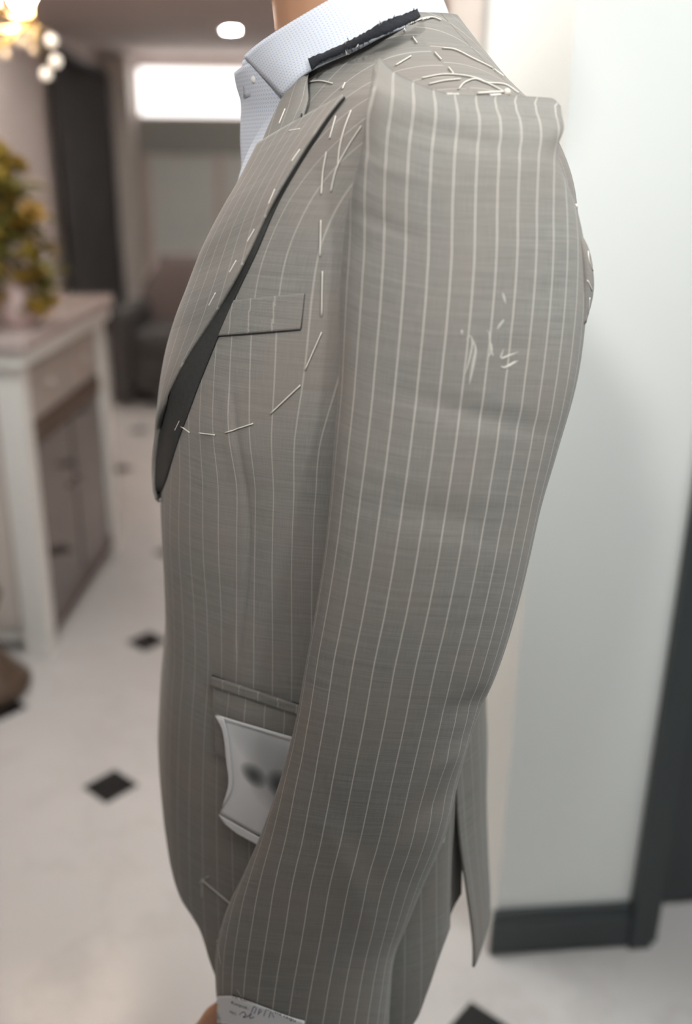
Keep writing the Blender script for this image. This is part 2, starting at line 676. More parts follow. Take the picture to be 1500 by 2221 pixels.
ws1 = (WB - WA).length - 0.022
struct(wall_block('wall_right', 0, ws1 + 0.02, -0.50, 0.0, 0, CEIL, M['wall']), 'pale grey-green wall with white return behind the jacket')
struct(wall_block('trim_1', -0.012, 0.10, -0.80, -0.50, 0, CEIL, M['beige']), 'beige door casing beyond the white pillar')
bb = struct(empty('baseboard_right', on_wall(0, 0, 0)), 'dark grey-green baseboard under the pale wall')
wall_block('skirting_board', -0.012, ws1, 0.0, bt, 0.006, 0.078, M['dark_trim'], bb, 0.003)
wall_block('skirting_moulding', -0.010, ws1, 0.0, bt * 0.72, 0.078, 0.104, M['dark_trim'], bb, 0.004)
struct(box('wall_hall_right', W0.x + 0.06, W0.x + 0.16, W0.y + 0.82, YF, 0, CEIL, M['taupe_wall']), 'taupe wall running down the hall behind the collar')

# dark door and its casing at the right edge
door = struct(empty('door_1', on_wall(ws1, 0, 0)), 'dark grey panelled door with dark casing')
wall_block('casing', ws1, ws1 + 0.045, -0.07, bt + 0.006, 0, 2.12, M['dark_trim'], door, 0.004)
wall_block('casing_bead', ws1 + 0.045, ws1 + 0.062, -0.07, bt * 0.5, 0, 2.10, M['dark_trim'], door, 0.003)
wall_block('casing_head', ws1, ws1 + 1.0, -0.07, bt + 0.006, 2.12, 2.20, M['dark_trim'], door, 0.004)
wall_block('door_leaf', ws1 + 0.060, ws1 + 0.95, -0.125, -0.085, 0.012, 2.11, M['door'], door, 0.002)
wall_block('door_panel', ws1 + 0.17, ws1 + 0.84, -0.088, -0.078, 0.20, 0.95, M['door'], door, 0.006)
wall_block('door_panel', ws1 + 0.17, ws1 + 0.84, -0.088, -0.078, 1.08, 2.0, M['door'], door, 0.006)
struct(wall_block('wall_door_right', ws1 + 0.95, ws1 + 1.8, -0.5, 0.0, 0, CEIL, M['wall']), 'pale wall beyond the dark door')
struct(wall_block('wall_above_door', ws1 + 0.02, ws1 + 0.95, -0.5, 0.0, 2.20, CEIL, M['wall']), 'pale wall above the dark door')
struct(wall_block('wall_behind_door', ws1 + 0.02, ws1 + 0.95, -0.5, -0.2, 0, 2.2, M['taupe_wall']), 'taupe wall closing the doorway')

# ---- far end of the hall: lit transom over frosted panels
win = struct(empty('window_1', (-1.3, YF, 1.2)), 'glazed end screen with a lit white transom over frosted panels')
FY = YF - 0.02
tl = at(300, 148, FY)
br = at(560, 252, FY)
box('transom_pane', tl.x, -0.30, FY - 0.01, FY, br.z, tl.z, M['transom'], win)
for k in range(4):
    xa = tl.x + 0.06 + k * 0.72
    box('frosted_pane', xa, xa + 0.66, FY - 0.015, FY, 0.06, br.z - 0.36, M['frost'], win)
for k in range(5):
    xa = tl.x + k * 0.72
    box('mullion', xa - 0.01, xa + 0.06, FY - 0.05, FY, 0.0, br.z - 0.30, M['taupe_wall'], win)
box('screen_rail', tl.x, 0.3, FY - 0.06, FY, br.z - 0.36, br.z - 0.02, plain('grey_green_rail', (0.30, 0.31, 0.29), 0.6), win)
struct(box('trim_2', at(240, 400, FY).x - 0.25, tl.x - 0.03, FY - 0.35, FY - 0.05, 0, CEIL - 0.02, M['beige']), 'taupe pilaster at the corner of the hall')

# ---- charcoal drape hanging on the left wall, built with its folds
def drape(name, y0, y1, z0, z1, x):
    rows, n = [], 90
    for i in range(14):
        z = lerp(z0, z1, i / 13)
        row = []
        for j in range(n):
            s = j / (n - 1)
            a = 0.035 + 0.025 * (1 - i / 13)
            row.append(Vector((x + 0.08 + a * sin(s * 2 * pi * 13 + 0.6 * sin(i * 0.5)), lerp(y0, y1, s), z)))
        rows.append(row)
    return grid_mesh(name, rows, M['drape'], thick=0.008)


d = drape('drape', 7.7, 9.4, 0.02, 2.25, XL)
tag(d, 'long charcoal drape hanging in folds on the far left wall', 'curtain')
rod = tag(tube('curtain_rod', [(XL + 0.08, 7.5, 2.28), (XL + 0.08, 9.55, 2.28)], 0.015, M['dark_trim']),
          'dark curtain rod above the charcoal drape', 'curtain rod')

# ---- console cabinet at the left
cab = empty('console_cabinet', (-1.35, 2.95, 0))
tag(cab, 'white console cabinet with mirrored side doors left of the jacket', 'cabinet')
cx1 = -0.90
cx0 = -1.95
cy0, cy1 = 2.50, 3.42
ch = 0.955
box('worktop', cx0 - 0.03, cx1 + 0.035, cy0 - 0.035, cy1 + 0.03, ch - 0.012, ch + 0.028, M['top_stone'], cab, 0.006)
box('cornice', cx0 - 0.015, cx1 + 0.02, cy0 - 0.02, cy1 + 0.02, ch - 0.062, ch - 0.012, M['white_paint'], cab, 0.010)
box('carcass', cx0 + 0.03, cx1 - 0.03, cy0 + 0.03, cy1 - 0.03, 0.04, ch - 0.062, M['white_paint'], cab)
for (px_, py_) in ((cx1, cy0), (cx1, cy1), (cx0, cy0), (cx0, cy1)):
    x = px_ - 0.075 if px_ == cx1 else px_
    y = py_ if py_ == cy0 else py_ - 0.075
    box('corner_post', x, x + 0.075, y, y + 0.075, 0.0, ch - 0.062, M['white_paint'], cab, 0.004)
# side facing the aisle: drawer row and two mirrored doors
mid = (cy0 + cy1) / 2
for (ya, yb) in ((cy0 + 0.085, mid - 0.01), (mid + 0.01, cy1 - 0.085)):
    dr = box('drawer', cx1 - 0.03, cx1 - 0.012, ya, yb, 0.715, 0.875, M['drawer'], cab, 0.004)
    ball('knob', (cx1 - 0.002, (ya + yb) / 2, 0.80), 0.012, M['beige'], dr, 12)
    dd = box('door', cx1 - 0.03, cx1 - 0.014, ya, yb, 0.09, 0.64, M['mirror_glass'], cab, 0.002)
    ball('knob', (cx1 - 0.004, yb - 0.03 if ya < mid - 0.1 else ya + 0.03, 0.42), 0.010, M['taupe_fabric'], dd, 12)
box('mid_rail', cx1 - 0.03, cx1 - 0.010, cy0 + 0.075, cy1 - 0.075, 0.645, 0.705, M['wood'], cab, 0.003)
box('base_rail', cx1 - 0.03, cx1 - 0.010, cy0 + 0.075, cy1 - 0.075, 0.03, 0.085, M['taupe_fabric'], cab, 0.003)
# face towards the camera
box('end_panel', cx0 + 0.08, cx1 - 0.08, cy0 + 0.012, cy0 + 0.03, 0.10, ch - 0.11, M['beige'], cab, 0.003)

# ---- vase with yellow flowers on the console
vx, vy, vz = -0.94, 2.66, ch + 0.028
vase = empty('flower_vase', (vx, vy, vz))
tag(vase, 'blush ceramic vase standing on the white console', 'vase')
lathe('vase_body', [(0.0, 0.0), (0.040, 0.0), (0.055, 0.04), (0.060, 0.10), (0.045, 0.17), (0.030, 0.21), (0.036, 0.235), (0.032, 0.235), (0.025, 0.21), (0.040, 0.17), (0.0, 0.05)],
      M['pink_ceramic'], (vx, vy, vz), 28, vase)
rng = random.Random(3)
bq = empty('flower_bouquet', (vx, vy, vz + 0.2))
tag(bq, 'loose bouquet of yellow and amber flowers in the blush vase', 'flowers')
petal_me = {}
for nm, mt in (('flower', 'petal'), ('flower', 'petal_o')):
    vs, fs = [], []
    for layer, (npet, ln, tilt) in enumerate(((7, 0.034, 0.35), (6, 0.027, 0.8), (5, 0.018, 1.2))):
        for k in range(npet):
            a = 2 * pi * k / npet + layer * 0.4
            dirv = Vector((cos(a) * cos(tilt), sin(a) * cos(tilt), sin(tilt)))
            side = Vector((-sin(a), cos(a), 0)) * ln * 0.42
            b0 = len(vs)
            p0 = Vector((0, 0, 0))
            vs += [p0, dirv * ln * 0.6 + side, dirv * ln + Vector((0, 0, 0.006)), dirv * ln * 0.6 - side]
            fs.append((b0, b0 + 1, b0 + 2, b0 + 3))
    me = bpy.data.meshes.new('flower')
    me.from_pydata([tuple(v) for v in vs], [], fs)
    me.materials.append(M[mt])
    petal_me[mt] = me
leaf_me = bpy.data.meshes.new('leaf')
leaf_me.from_pydata([(0, 0, 0), (0.012, 0.03, 0.004), (0.010, 0.065, 0.002), (0, 0.095, -0.008), (-0.010, 0.065, 0.002), (-0.012, 0.03, 0.004)],
                    [], [(0, 1, 2, 3), (0, 3, 4, 5)])
leaf_me.materials.append(M['leaf'])
for k in range(125):
    a = rng.uniform(0, 2 * pi)
    hh = 0.47 * rng.random() ** 1.35
    rr = interp([(0.0, 0.17), (0.15, 0.175), (0.30, 0.15), (0.50, 0.06)], hh) * sqrt(rng.uniform(0.05, 1))
    tip = Vector((vx - 0.055 + rr * cos(a), vy + 0.02 + rr * sin(a) * 0.8, vz + hh))
    if tip.z < vz + 0.05:
        tip.z = vz + 0.05
    base = Vector((vx + 0.012 * cos(a), vy + 0.012 * sin(a), vz + 0.20))
    midp = base.lerp(tip, 0.55) + Vector((0, 0, 0.05))
    tube('stem', spline([base, midp, tip], 6), 0.0022, M['leaf'], bq, 5)
    o = bpy.data.objects.new('flower', petal_me['petal' if k % 3 else 'petal_o'])
    COL.objects.link(o)
    o.parent = bq
    o.matrix_parent_inverse = bq.matrix_world.inverted()
    o.location = tip
    o.scale = [rng.uniform(0.8, 1.35)] * 3
    o.rotation_euler = (rng.uniform(-0.9, 0.9), rng.uniform(-0.9, 0.9), a)
    for q in range(2):
        o = bpy.data.objects.new('leaf', leaf_me)
        COL.objects.link(o)
        o.parent = bq
        o.matrix_parent_inverse = bq.matrix_world.inverted()
        o.location = base.lerp(tip, rng.uniform(0.45, 0.95)) + Vector((0, 0, 0.03))
        o.rotation_euler = (rng.uniform(-0.7, 0.7), rng.uniform(-0.5, 0.5), rng.uniform(0, 6.28))
        o.scale = [rng.uniform(0.7, 1.4)] * 3

# ---- chandelier
hx, hy, hz = -1.14, 3.0, 1.88
chn = empty('chandelier', (hx, hy, CEIL))
tag(chn, 'brass chandelier with glowing warm bulbs and crystal drops at the upper left', 'chandelier')
lathe('ceiling_rose', [(0.0, -0.001), (0.06, -0.001), (0.055, -0.02), (0.012, -0.03), (0.0, -0.03)], M['gold'], (hx, hy, CEIL), 20, chn)
tube('stem', [(hx, hy, CEIL - 0.02), (hx, hy, hz - 0.06)], 0.008, M['gold'], chn, 8)
lathe('hub', [(0.0, -0.10), (0.02, -0.09), (0.045, -0.05), (0.03, 0.0), (0.015, 0.05), (0.03, 0.09), (0.0, 0.11)], M['gold'], (hx, hy, hz - 0.04), 18, chn)
ring = [(hx + 0.20 * cos(a), hy + 0.20 * sin(a), hz - 0.07) for a in [2 * pi * k / 40 for k in range(41)]]
tube('frame_ring', ring, 0.008, M['gold'], chn, 8)
for k in range(8):
    a = 2 * pi * (k + 0.1) / 8
    ca, sa = cos(a), sin(a)
    arm = tube('arm', spline([(hx, hy, hz - 0.05), (hx + 0.10 * ca, hy + 0.10 * sa, hz - 0.13), (hx + 0.20 * ca, hy + 0.20 * sa, hz - 0.07)], 10), 0.006, M['gold'], chn, 6)
    lathe('candle_cup', [(0.0, 0.0), (0.018, 0.0), (0.024, 0.014), (0.012, 0.014), (0.011, 0.05), (0.0, 0.05)], M['gold'],
          (hx + 0.20 * ca, hy + 0.20 * sa, hz - 0.066), 12, arm)
    lathe('bulb', [(0.0, 0.0), (0.012, 0.004), (0.026, 0.026), (0.024, 0.046), (0.010, 0.070), (0.0, 0.076)], M['bulb'],
          (hx + 0.20 * ca, hy + 0.20 * sa, hz - 0.018), 12, arm)
    for q in range(2):
        b = a + q * pi / 8
        ball('crystal_drop', (hx + 0.20 * cos(b), hy + 0.20 * sin(b), hz - 0.105 - 0.03 * q), 0.011, M['crystal'], chn, 10)
        tube('drop_wire', [(hx + 0.20 * cos(b), hy + 0.20 * sin(b), hz - 0.07), (hx + 0.20 * cos(b), hy + 0.20 * sin(b), hz - 0.10 - 0.03 * q)], 0.0015, M['gold'], chn, 4)
for (qx, qy) in ((112, 88), (121, 133), (100, 161)):
    p = at(qx, qy, hy - 0.05)
    ball('crystal_drop', p, 0.016, M['bead_glow'], chn, 12)  # drop glows by itself, in place of lamplight caught in glass
    tube('drop_wire', [(p.x, p.y, p.z + 0.014), (hx + 0.195, hy - 0.03, hz - 0.07)], 0.0015, M['gold'], chn, 4)

# ---- dark armchair down the hall
ac = empty('armchair', (-1.15, 6.2, 0))
tag(ac, 'charcoal armchair with taupe back standing down the hall', 'armchair')
box('seat_cushion', -1.36, -0.92, 5.80, 6.38, 0.34, 0.46, M['armchair'], ac, 0.04)
box('seat_base', -1.38, -0.90, 5.82, 6.42, 0.10, 0.34, M['armchair'], ac, 0.02)
box('armrest', -1.50, -1.37, 5.74, 6.45, 0.04, 0.60, M['armchair'], ac, 0.03)
box('armrest', -0.91, -0.79, 5.74, 6.45, 0.04, 0.60, M['armchair'], ac, 0.03)
rows = []
for i in range(9):
    z = lerp(0.30, 0.88, i / 8)
    hw = 0.30 * (1 - 0.45 * smooth(0.5, 0.95, i / 8) ** 1.5)
    rows.append([Vector((-1.14 + hw * cos(a), 6.44 + 0.07 * sin(a) + 0.06 * i / 8, z)) for a in [2 * pi * k / 24 for k in range(24)]])
bk = grid_mesh('backrest', rows, M['taupe_fabric'], closed=True, parent=ac)
bm = bmesh.new(); bm.from_mesh(bk.data)
bmesh.ops.holes_fill(bm, edges=[e for e in bm.edges if e.is_boundary])
bm.to_mesh(bk.data); bm.free()
for (x, y) in ((-1.47, 5.78), (-0.82, 5.78), (-1.47, 6.40), (-0.82, 6.40)):
    box('leg', x - 0.02, x + 0.02, y - 0.02, y + 0.02, 0.0, 0.045, M['wood'], ac)

# ---- turned wooden stool at the left edge, in front of the console
sp = atz(-40, 1500)
st = empty('wooden_stool', (sp.x, sp.y, 0))
tag(st, 'dark brown turned wooden stool in front of the white console', 'stool')
lathe('pedestal', [(0.0, 0.0), (0.13, 0.0), (0.14, 0.03), (0.115, 0.06), (0.075, 0.11), (0.05, 0.17), (0.06, 0.24), (0.085, 0.30), (0.05, 0.36), (0.06, 0.40), (0.0, 0.40)],
      M['wood'], (sp.x, sp.y, 0), 32, st)
lathe('seat', [(0.0, 0.40), (0.06, 0.40), (0.072, 0.41), (0.075, 0.43), (0.07, 0.445), (0.0, 0.45)], M['wood'], (sp.x, sp.y, 0), 32, st)
# ================================================================== THE PERSON AND THE JACKET
YAW = radians(8)
P0 = Vector((0.010, 0.87, 0))
FV = Vector((-cos(YAW), -sin(YAW), 0))     # the way the person faces
LV = Vector((sin(YAW), -cos(YAW), 0))      # the person's left, towards the camera


def W(f, l, z):
    return P0 + FV * f + LV * l + Vector((0, 0, z))


def loc(P):
    v = P - P0
    return v.dot(FV), v.dot(LV), P.z


# silhouettes of the jacket in the photograph's frame: (row, column)
SIL_F = [(860, 352), (960, 345), (1085, 343), (1150, 347), (1250, 352), (1350, 354), (1450, 347), (1600, 343), (1700, 345), (1800, 350), (1870, 357), (1960, 372), (2100, 395)]
SIL_B = [(600, 1195), (830, 1178), (1090, 1125), (1300, 1078), (1400, 1062), (1505, 1057), (1600, 1060), (1700, 1056), (1800, 1055), (1900, 1058), (1960, 1057), (2080, 1052)]
B_TAB = [(0.55, 0.205), (0.68, 0.204), (0.80, 0.196), (0.92, 0.184), (1.02, 0.178), (1.12, 0.186), (1.22, 0.196)]


def se(t, af, ab, b, n=2.25):
    c, s = cos(t), sin(t)
    e = 2.0 / n
    f = (af if c > 0 else -ab) * abs(c) ** e
    l = (b if s > 0 else -b) * abs(s) ** e
    return f, l


def solve(z, b, front):
    lo, hi = 0.05, 0.32
    for _ in range(26):
        a = (lo + hi) / 2
        best = None
        for k in range(0, 61):
            t = (-pi / 2 + pi * k / 60) if front else (pi / 2 + pi * k / 60)
            f, l = se(t, a, a, b)
            q = proj(W(f, l, z))
            if best is None or (q[0] < best[0] if front else q[0] > best[0]):
                best = q
        tgt = interp(SIL_F if front else SIL_B, best[1])
        over = (best[0] < tgt) if front else (best[0] > tgt)
        if over:
            hi = a
        else:
            lo = a
    return a


ZL = [0.55, 0.62, 0.68, 0.74, 0.80, 0.86, 0.92, 0.98, 1.04, 1.10, 1.16, 1.22]
SPEC = []     # v, zf, zs, zb, af, ab, b, f0
for z in ZL:
    b = interp(B_TAB, z)
    SPEC.append([z, z, z, z, solve(z, b, True), solve(z, b, False), b, 0.0])
afc, abc = SPEC[-1][4], SPEC[-1][5]
SPEC += [
    [1.30, 1.29, 1.325, 1.30, 0.165, 0.182, 0.204, -0.035],
    [1.38, 1.345, 1.405, 1.375, 0.140, 0.170, 0.202, -0.062],
    [1.44, 1.388, 1.450, 1.432, 0.118, 0.148, 0.168, -0.058],
    [1.50, 1.425, 1.484, 1.474, 0.098, 0.116, 0.118, -0.038],
    [1.55, 1.462, 1.519, 1.525, 0.084, 0.076, 0.080, -0.018],
]
TABS = [[(r[0], r[k]) for r in SPEC] for k in range(1, 8)]


def torso(t, v, grow=0.0):
    zf, zs, zb, af, ab, b, f0 = [interp(T, v) for T in TABS]
    af -= f0
    ab += f0
    c2 = cos(t) ** 2
    z = zs + ((zf if cos(t) > 0 else zb) - zs) * c2
    tt = math.atan2(sin(t), cos(t))
    far = 1.0
    if tt < 0 and cos(t) > 0:       # the far half of the chest sits a little back
        far = 1 - 0.07 * smooth(0.0, 0.6, -tt)
    f, l = se(t, (af + grow) * far, ab + grow, b + grow)
    return W(f + f0, l, z)


V_CHEST = 1.22
# arc length of the chest ring, used as the cloth coordinate of the lower body
NARC = 720
ARC = [0.0]
for k in range(1, NARC + 1):
    a = torso(2 * pi * (k - 1) / NARC - pi, 1.10)
    b_ = torso(2 * pi * k / NARC - pi, 1.10)
    ARC.append(ARC[-1] + (a - b_).length)
ARC0 = ARC[NARC // 2]


def arc_u(t):
    x = (t + pi) / (2 * pi) * NARC
    i = max(0, min(NARC - 1, int(math.floor(x))))
    return lerp(ARC[i], ARC[i + 1], x - i) - ARC0


def cloth_u(t, v, P):
    f, l, z = loc(P)
    tm = t if t <= pi else t - 2 * pi
    ua = arc_u(tm)
    if abs(tm) < pi / 2:
        ul = l * 1.22 if abs(l) < 1 else l
    else:
        ul = (ARC[-1] / 2 - abs(l) * 1.12) * (1 if l > 0 else -1)
    k = smooth(1.14, 1.34, v)
    return lerp(ua, ul, k)


def line_x(tab, y):
    return interp([(q[1], q[0]) for q in tab], y)


DART = [(503, 810), (506, 870), (514, 960), (525, 1060), (531, 1150), (526, 1280), (519, 1380), (513, 1460)]


def panel(name, t0, t1, nt, hem, v1, nv, skip=None, shape=None, mat='cloth', parent=None, thick=0.0022):
    rows, uvs = [], []
    for i in range(nv):
        row, uvr = [], []
        for j in range(nt):
            t = lerp(t0, t1, j / (nt - 1))
            v = lerp(hem(t), v1, i / (nv - 1))
            P = torso(t, v)
            if shape:
                P = shape(P, t, v)
            row.append(P)
            uvr.append((cloth_u(t, v, P), P.z))
        rows.append(row)
        uvs.append(uvr)
    return grid_mesh(name, rows, M[mat], uvs, parent=parent, thick=thick, off=-1.0, skip=(lambda i, j: skip(lerp(t0, t1, (j + 0.5) / (nt - 1)), lerp(hem(lerp(t0, t1, (j + 0.5) / (nt - 1))), v1, (i + 0.5) / (nv - 1)))) if skip else None)


jacket = empty('suit_jacket', W(0, 0, 0.66))
tag(jacket, 'half-made grey chalk-stripe suit jacket with basting threads worn by the person', 'jacket')

T_EDGE = radians(-7)
T_VENT = radians(119)
V_BREAK = 1.085
HEM = 0.625


HEM_TAB = [(-12, 0.885), (-7, 0.87), (0, 0.845), (10, 0.795), (20, 0.745), (28, 0.72), (39, 0.70), (43, 0.66), (48, 0.625), (58, 0.605), (92, 0.60), (102, 0.63), (106, 0.66), (112, 0.70), (120, 0.716), (132, 0.722)]


def hem_front(t):
    return interp(HEM_TAB, math.degrees(t))


def vroll(t):
    return 0


def t_roll(v):
    """half angle of the V opening"""
    return radians(interp([(V_BREAK, -7), (1.15, 2), (1.25, 10), (1.35, 18), (1.45, 30), (1.55, 42)], v))


def shape_front(P, t, v):
    x, y = proj(P)
    n = (P - W(0, 0, P.z)).normalized()
    # dart
    if 800 < y < 1470:
        d_ = (x - line_x(DART, y)) / 5.0
        k = smooth(800, 900, y) * (1 - smooth(1400, 1470, y))
        P = P - n * (0.0016 * k * math.exp(-d_ * d_)) + n * (0.0009 * k * math.exp(-((d_ + 3) / 2.4) ** 2))
        d2 = (x - line_x(DART, y) + 4) / 34.0
        P = P - n * (0.0035 * smooth(950, 1080, y) * (1 - smooth(1200, 1420, y)) * math.exp(-d2 * d2))
    # tucks in behind the back panel along the vent
    tv = smooth(T_VENT - radians(9), T_VENT + radians(8), t)
    P = P - n * (0.013 * tv * (1 - smooth(0.70, 0.88, v))) - n * (0.004 * smooth(T_VENT - radians(1), T_VENT + radians(2), t))
    # soft unevenness of hanging cloth
    a = pnoise(Vector((t * 3.2, v * 5.0, 1.3)))
    P = P + n * (0.0035 * a * (1 - smooth(1.2, 1.35, v)))
    return P


front = panel('front_panel', T_EDGE, radians(132), 200, hem_front, 1.55, 230,
              skip=lambda t, v: v > V_BREAK and t < t_roll(v), shape=shape_front, parent=jacket)


def shape_back(P, t, v):
    d_ = min(t - T_VENT, 2 * pi - T_VENT - t)
    low = 1 - smooth(0.66, 0.90, v)
    out = (P - W(0, 0, P.z)).normalized()
    k = math.exp(-(d_ / radians(26)) ** 2)
    sgn = 1 if t < pi else -1
    sh_ = sgn * radians(9) * low * max(0.0, 1 - d_ / radians(60))
    P = torso(t + sh_, v)
    out = (P - W(0, 0, P.z)).normalized()
    P = P + out * (0.010 * low * k)
    return P + LV * 0.0 + out * 0.0035 * pnoise(Vector((t * 3, v * 4, 7.7))) * (1 - smooth(1.2, 1.4, v))


def hem_back(t):
    d_ = min(t - T_VENT, 2 * pi - T_VENT - t)
    return 0.668 - 0.012 * math.exp(-(d_ / radians(8)) ** 2)


back = panel('back_panel', T_VENT, 2 * pi - T_VENT, 130, hem_back, 1.55, 150, shape=shape_back, parent=jacket)
front_r = panel('front_panel', radians(-119), radians(4), 90, lambda t: hem_front(-t), 1.55, 130,
                skip=lambda t, v: v > V_BREAK and -t < t_roll(v),
                shape=lambda P, t, v: P - (P - W(0, 0, P.z)).normalized() * 0.004, parent=jacket)


# ---------------------------------------------------------------- draping helpers
class Surf:
    def __init__(self, objs):
        vs, ps, uv = [], [], []
        for o in objs:
            me = o.data
            b0 = len(vs)
            vs += [v.co.copy() for v in me.vertices]
            ps += [tuple(b0 + i for i in p.vertices) for p in me.polygons]
            u = [(0, 0)] * len(me.vertices)
            if me.uv_layers:
                for lp in me.loops:
                    u[lp.vertex_index] = tuple(me.uv_layers[0].data[lp.index].uv)
            uv += u
        self.vs, self.ps, self.uv = vs, ps, uv
        self.t = BVHTree.FromPolygons(vs, ps)

    def hit(self, px, py):
        d_ = ray(px, py).normalized()
        p, n, i, dist = self.t.ray_cast(CAM, d_)
        if p is None:
            return None
        if n.dot(d_) > 0:
            n = -n
        ws, us, vs2 = 0.0, 0.0, 0.0
        for q in self.ps[i]:
            w_ = 1.0 / ((self.vs[q] - p).length + 1e-5)
            ws += w_
            us += w_ * self.uv[q][0]
            vs2 += w_ * self.uv[q][1]
        return p, n, (us / ws, vs2 / ws)


def drape_pts(surf, pts, lift=0.001, n=None):
    """photo-frame polyline laid on a surface"""
    if n:
        pts = [tuple(p) for p in spline([Vector((a, b, 0)) for a, b in pts], n)]
    out = []
    for q in pts:
        h = surf.hit(q[0], q[1])
        if h:
            out.append(h[0] + h[1] * lift)
    return out


def drape_patch(name, surf, left, right, nr, nc, mat, lift=0.0015, thick=0.0015, parent=None, bulge=0.0, u_off=0.0, uvscale=None):
    """cloth or paper patch between two photo-frame edge curves, laid on a surface"""
    L_ = spline([Vector((a, b, 0)) for a, b in left], nr)
    R_ = spline([Vector((a, b, 0)) for a, b in right], nr)
    rows, uvs = [], []
    last = None
    for i in range(nr):
        row, ur = [], []
        for j in range(nc):
            s = j / (nc - 1)
            q = L_[i].lerp(R_[i], s)
            h = surf.hit(q.x, q.y)
            if h is None:
                Y = last.y if last else 0.75
                p, n, uv = at(q.x, q.y, Y), Vector((0, -1, 0)), (0, 0)
            else:
                p, n, uv = h
            last = p
            lf = lift + bulge * sin(pi * s) * sin(pi * i / (nr - 1))
            row.append(p + n * lf)
            ur.append((uv[0] + u_off, uv[1]) if uvscale is None else (s, 1 - i / (nr - 1)))
        rows.append(row)
        uvs.append(ur)
    return grid_mesh(name, rows, M[mat] if isinstance(mat, str) else mat, uvs, parent=parent, thick=thick, off=0.0)


S_T = Surf([front, back])

# ---------------------------------------------------------------- sleeve
EDGE_TOP = [(816, 132), (822, 131), (838, 146), (858, 163), (885, 177), (925, 194), (965, 206), (1010, 211), (1060, 212), (1110, 212), (1150, 214), (1182, 216), (1198, 219), (1210, 232)]
SROWS = [  # left x, y, right x, y, bow, front bulge, back bulge, Y left, Y right
    (808, 196, 1217, 280, 10, 0.006, 0.010, 0.650, 0.690),
    (797, 262, 1204, 318, 4, 0.014, 0.012, 0.652, 0.686),
    (787, 335, 1212, 365, 0, 0.0245, 0.016, 0.658, 0.688),
    (764, 420, 1244, 448, 0, 0.0415, 0.022, 0.668, 0.700),
    (750, 515, 1262, 530, 0, 0.0545, 0.030, 0.678, 0.705),
    (741, 615, 1266, 615, 0, 0.0575, 0.036, 0.676, 0.703),
    (739, 715, 1264, 705, 0, 0.0585, 0.040, 0.672, 0.700),
    (738, 830, 1246, 830, 0, 0.056, 0.042, 0.666, 0.692),
    (728, 960, 1207, 970, 0, 0.055, 0.042, 0.660, 0.684),
    (719, 1090, 1169, 1100, 0, 0.054, 0.042, 0.655, 0.676),
    (706, 1210, 1142, 1220, 0, 0.053, 0.042, 0.652, 0.670),
    (687, 1330, 1112, 1340, 0, 0.052, 0.042, 0.650, 0.666),
    (665, 1450, 1076, 1452, 0, 0.051, 0.042, 0.649, 0.663),
    (646, 1558, 1030, 1560, 0, 0.050, 0.042, 0.649, 0.661),
    (616, 1675, 992, 1685, 0, 0.050, 0.042, 0.650, 0.660),
    (575, 1795, 962, 1810, 0, 0.050, 0.042, 0.652, 0.660),
    (532, 1895, 912, 1925, 0, 0.050, 0.042, 0.654, 0.660),
    (494, 1975, 880, 2003, 0, 0.050, 0.042, 0.657, 0.660),
    (472, 2060, 852, 2075, 0, 0.050, 0.042, 0.660, 0.661),
    (471, 2140, 843, 2157, 0, 0.050, 0.042, 0.662, 0.662),
    (481, 2225, 838, 2250, 0, 0.050, 0.042, 0.664, 0.663),
]


def wrinkle(x, y):
    """small folds of the sleeve, photo frame -> metres"""
    k = 0.0
    # pull across the sleeve head below the pinned corner
    for (cx_, cy_, ax, ay, sx, sy, amp) in (
            (835, 365, 0.96, 0.28, 120, 18, 0.0011), (800, 300, 0.2, 0.98, 60, 14, -0.001),
            (1000, 305, 0.97, 0.22, 170, 20, -0.0016), (820, 480, 0.90, 0.43, 70, 18, -0.0016),
            (1040, 900, 0.95, 0.25, 150, 26, -0.0018), (960, 1120, 0.96, 0.2, 170, 40, -0.0016),
            (1035, 1520, 0.93, -0.36, 60, 22, -0.004), (985, 1640, 0.8, -0.6, 60, 20, 0.003), (940, 1740, 0.7, -0.7, 70, 22, -0.003),
            (700, 1720, 0.5, 0.86, 140, 30, -0.0014), (760, 1900, 0.3, 0.95, 160, 30, 0.0016)):
        dx, dy = x - cx_, y - cy_
        a = dx * ax + dy * ay
        b_ = -dx * ay + dy * ax
        k += amp * math.exp(-(a / sx) ** 2 - (b_ / sy) ** 2)
    return k


def row_curve(r, s):
    """front point of sleeve row r at s in 0..1 (x, y, sin)"""
    xl, yl, xr, yr, bow = r[:5]
    a = pi * s
    k = (1 - cos(a)) / 2
    return lerp(xl, xr, k), lerp(yl, yr, k) + bow * sin(a), sin(a)


NS = 56          # points across the front half
srows_f, srows_b = [], []
et = spline([Vector((a, b, 0)) for a, b in EDGE_TOP], 200)


def edge_y(x):
    for a, b in zip(et, et[1:]):
        if a.x <= x <= b.x:
            return lerp(a.y, b.y, (x - a.x) / max(1e-6, b.x - a.x))
    return et[0].y if x < et[0].x else et[-1].y


def shoulder_Y(x, y):
    h = S_T.hit(x, y)
    return h[0].y if h else None


key_f, key_b = [], []
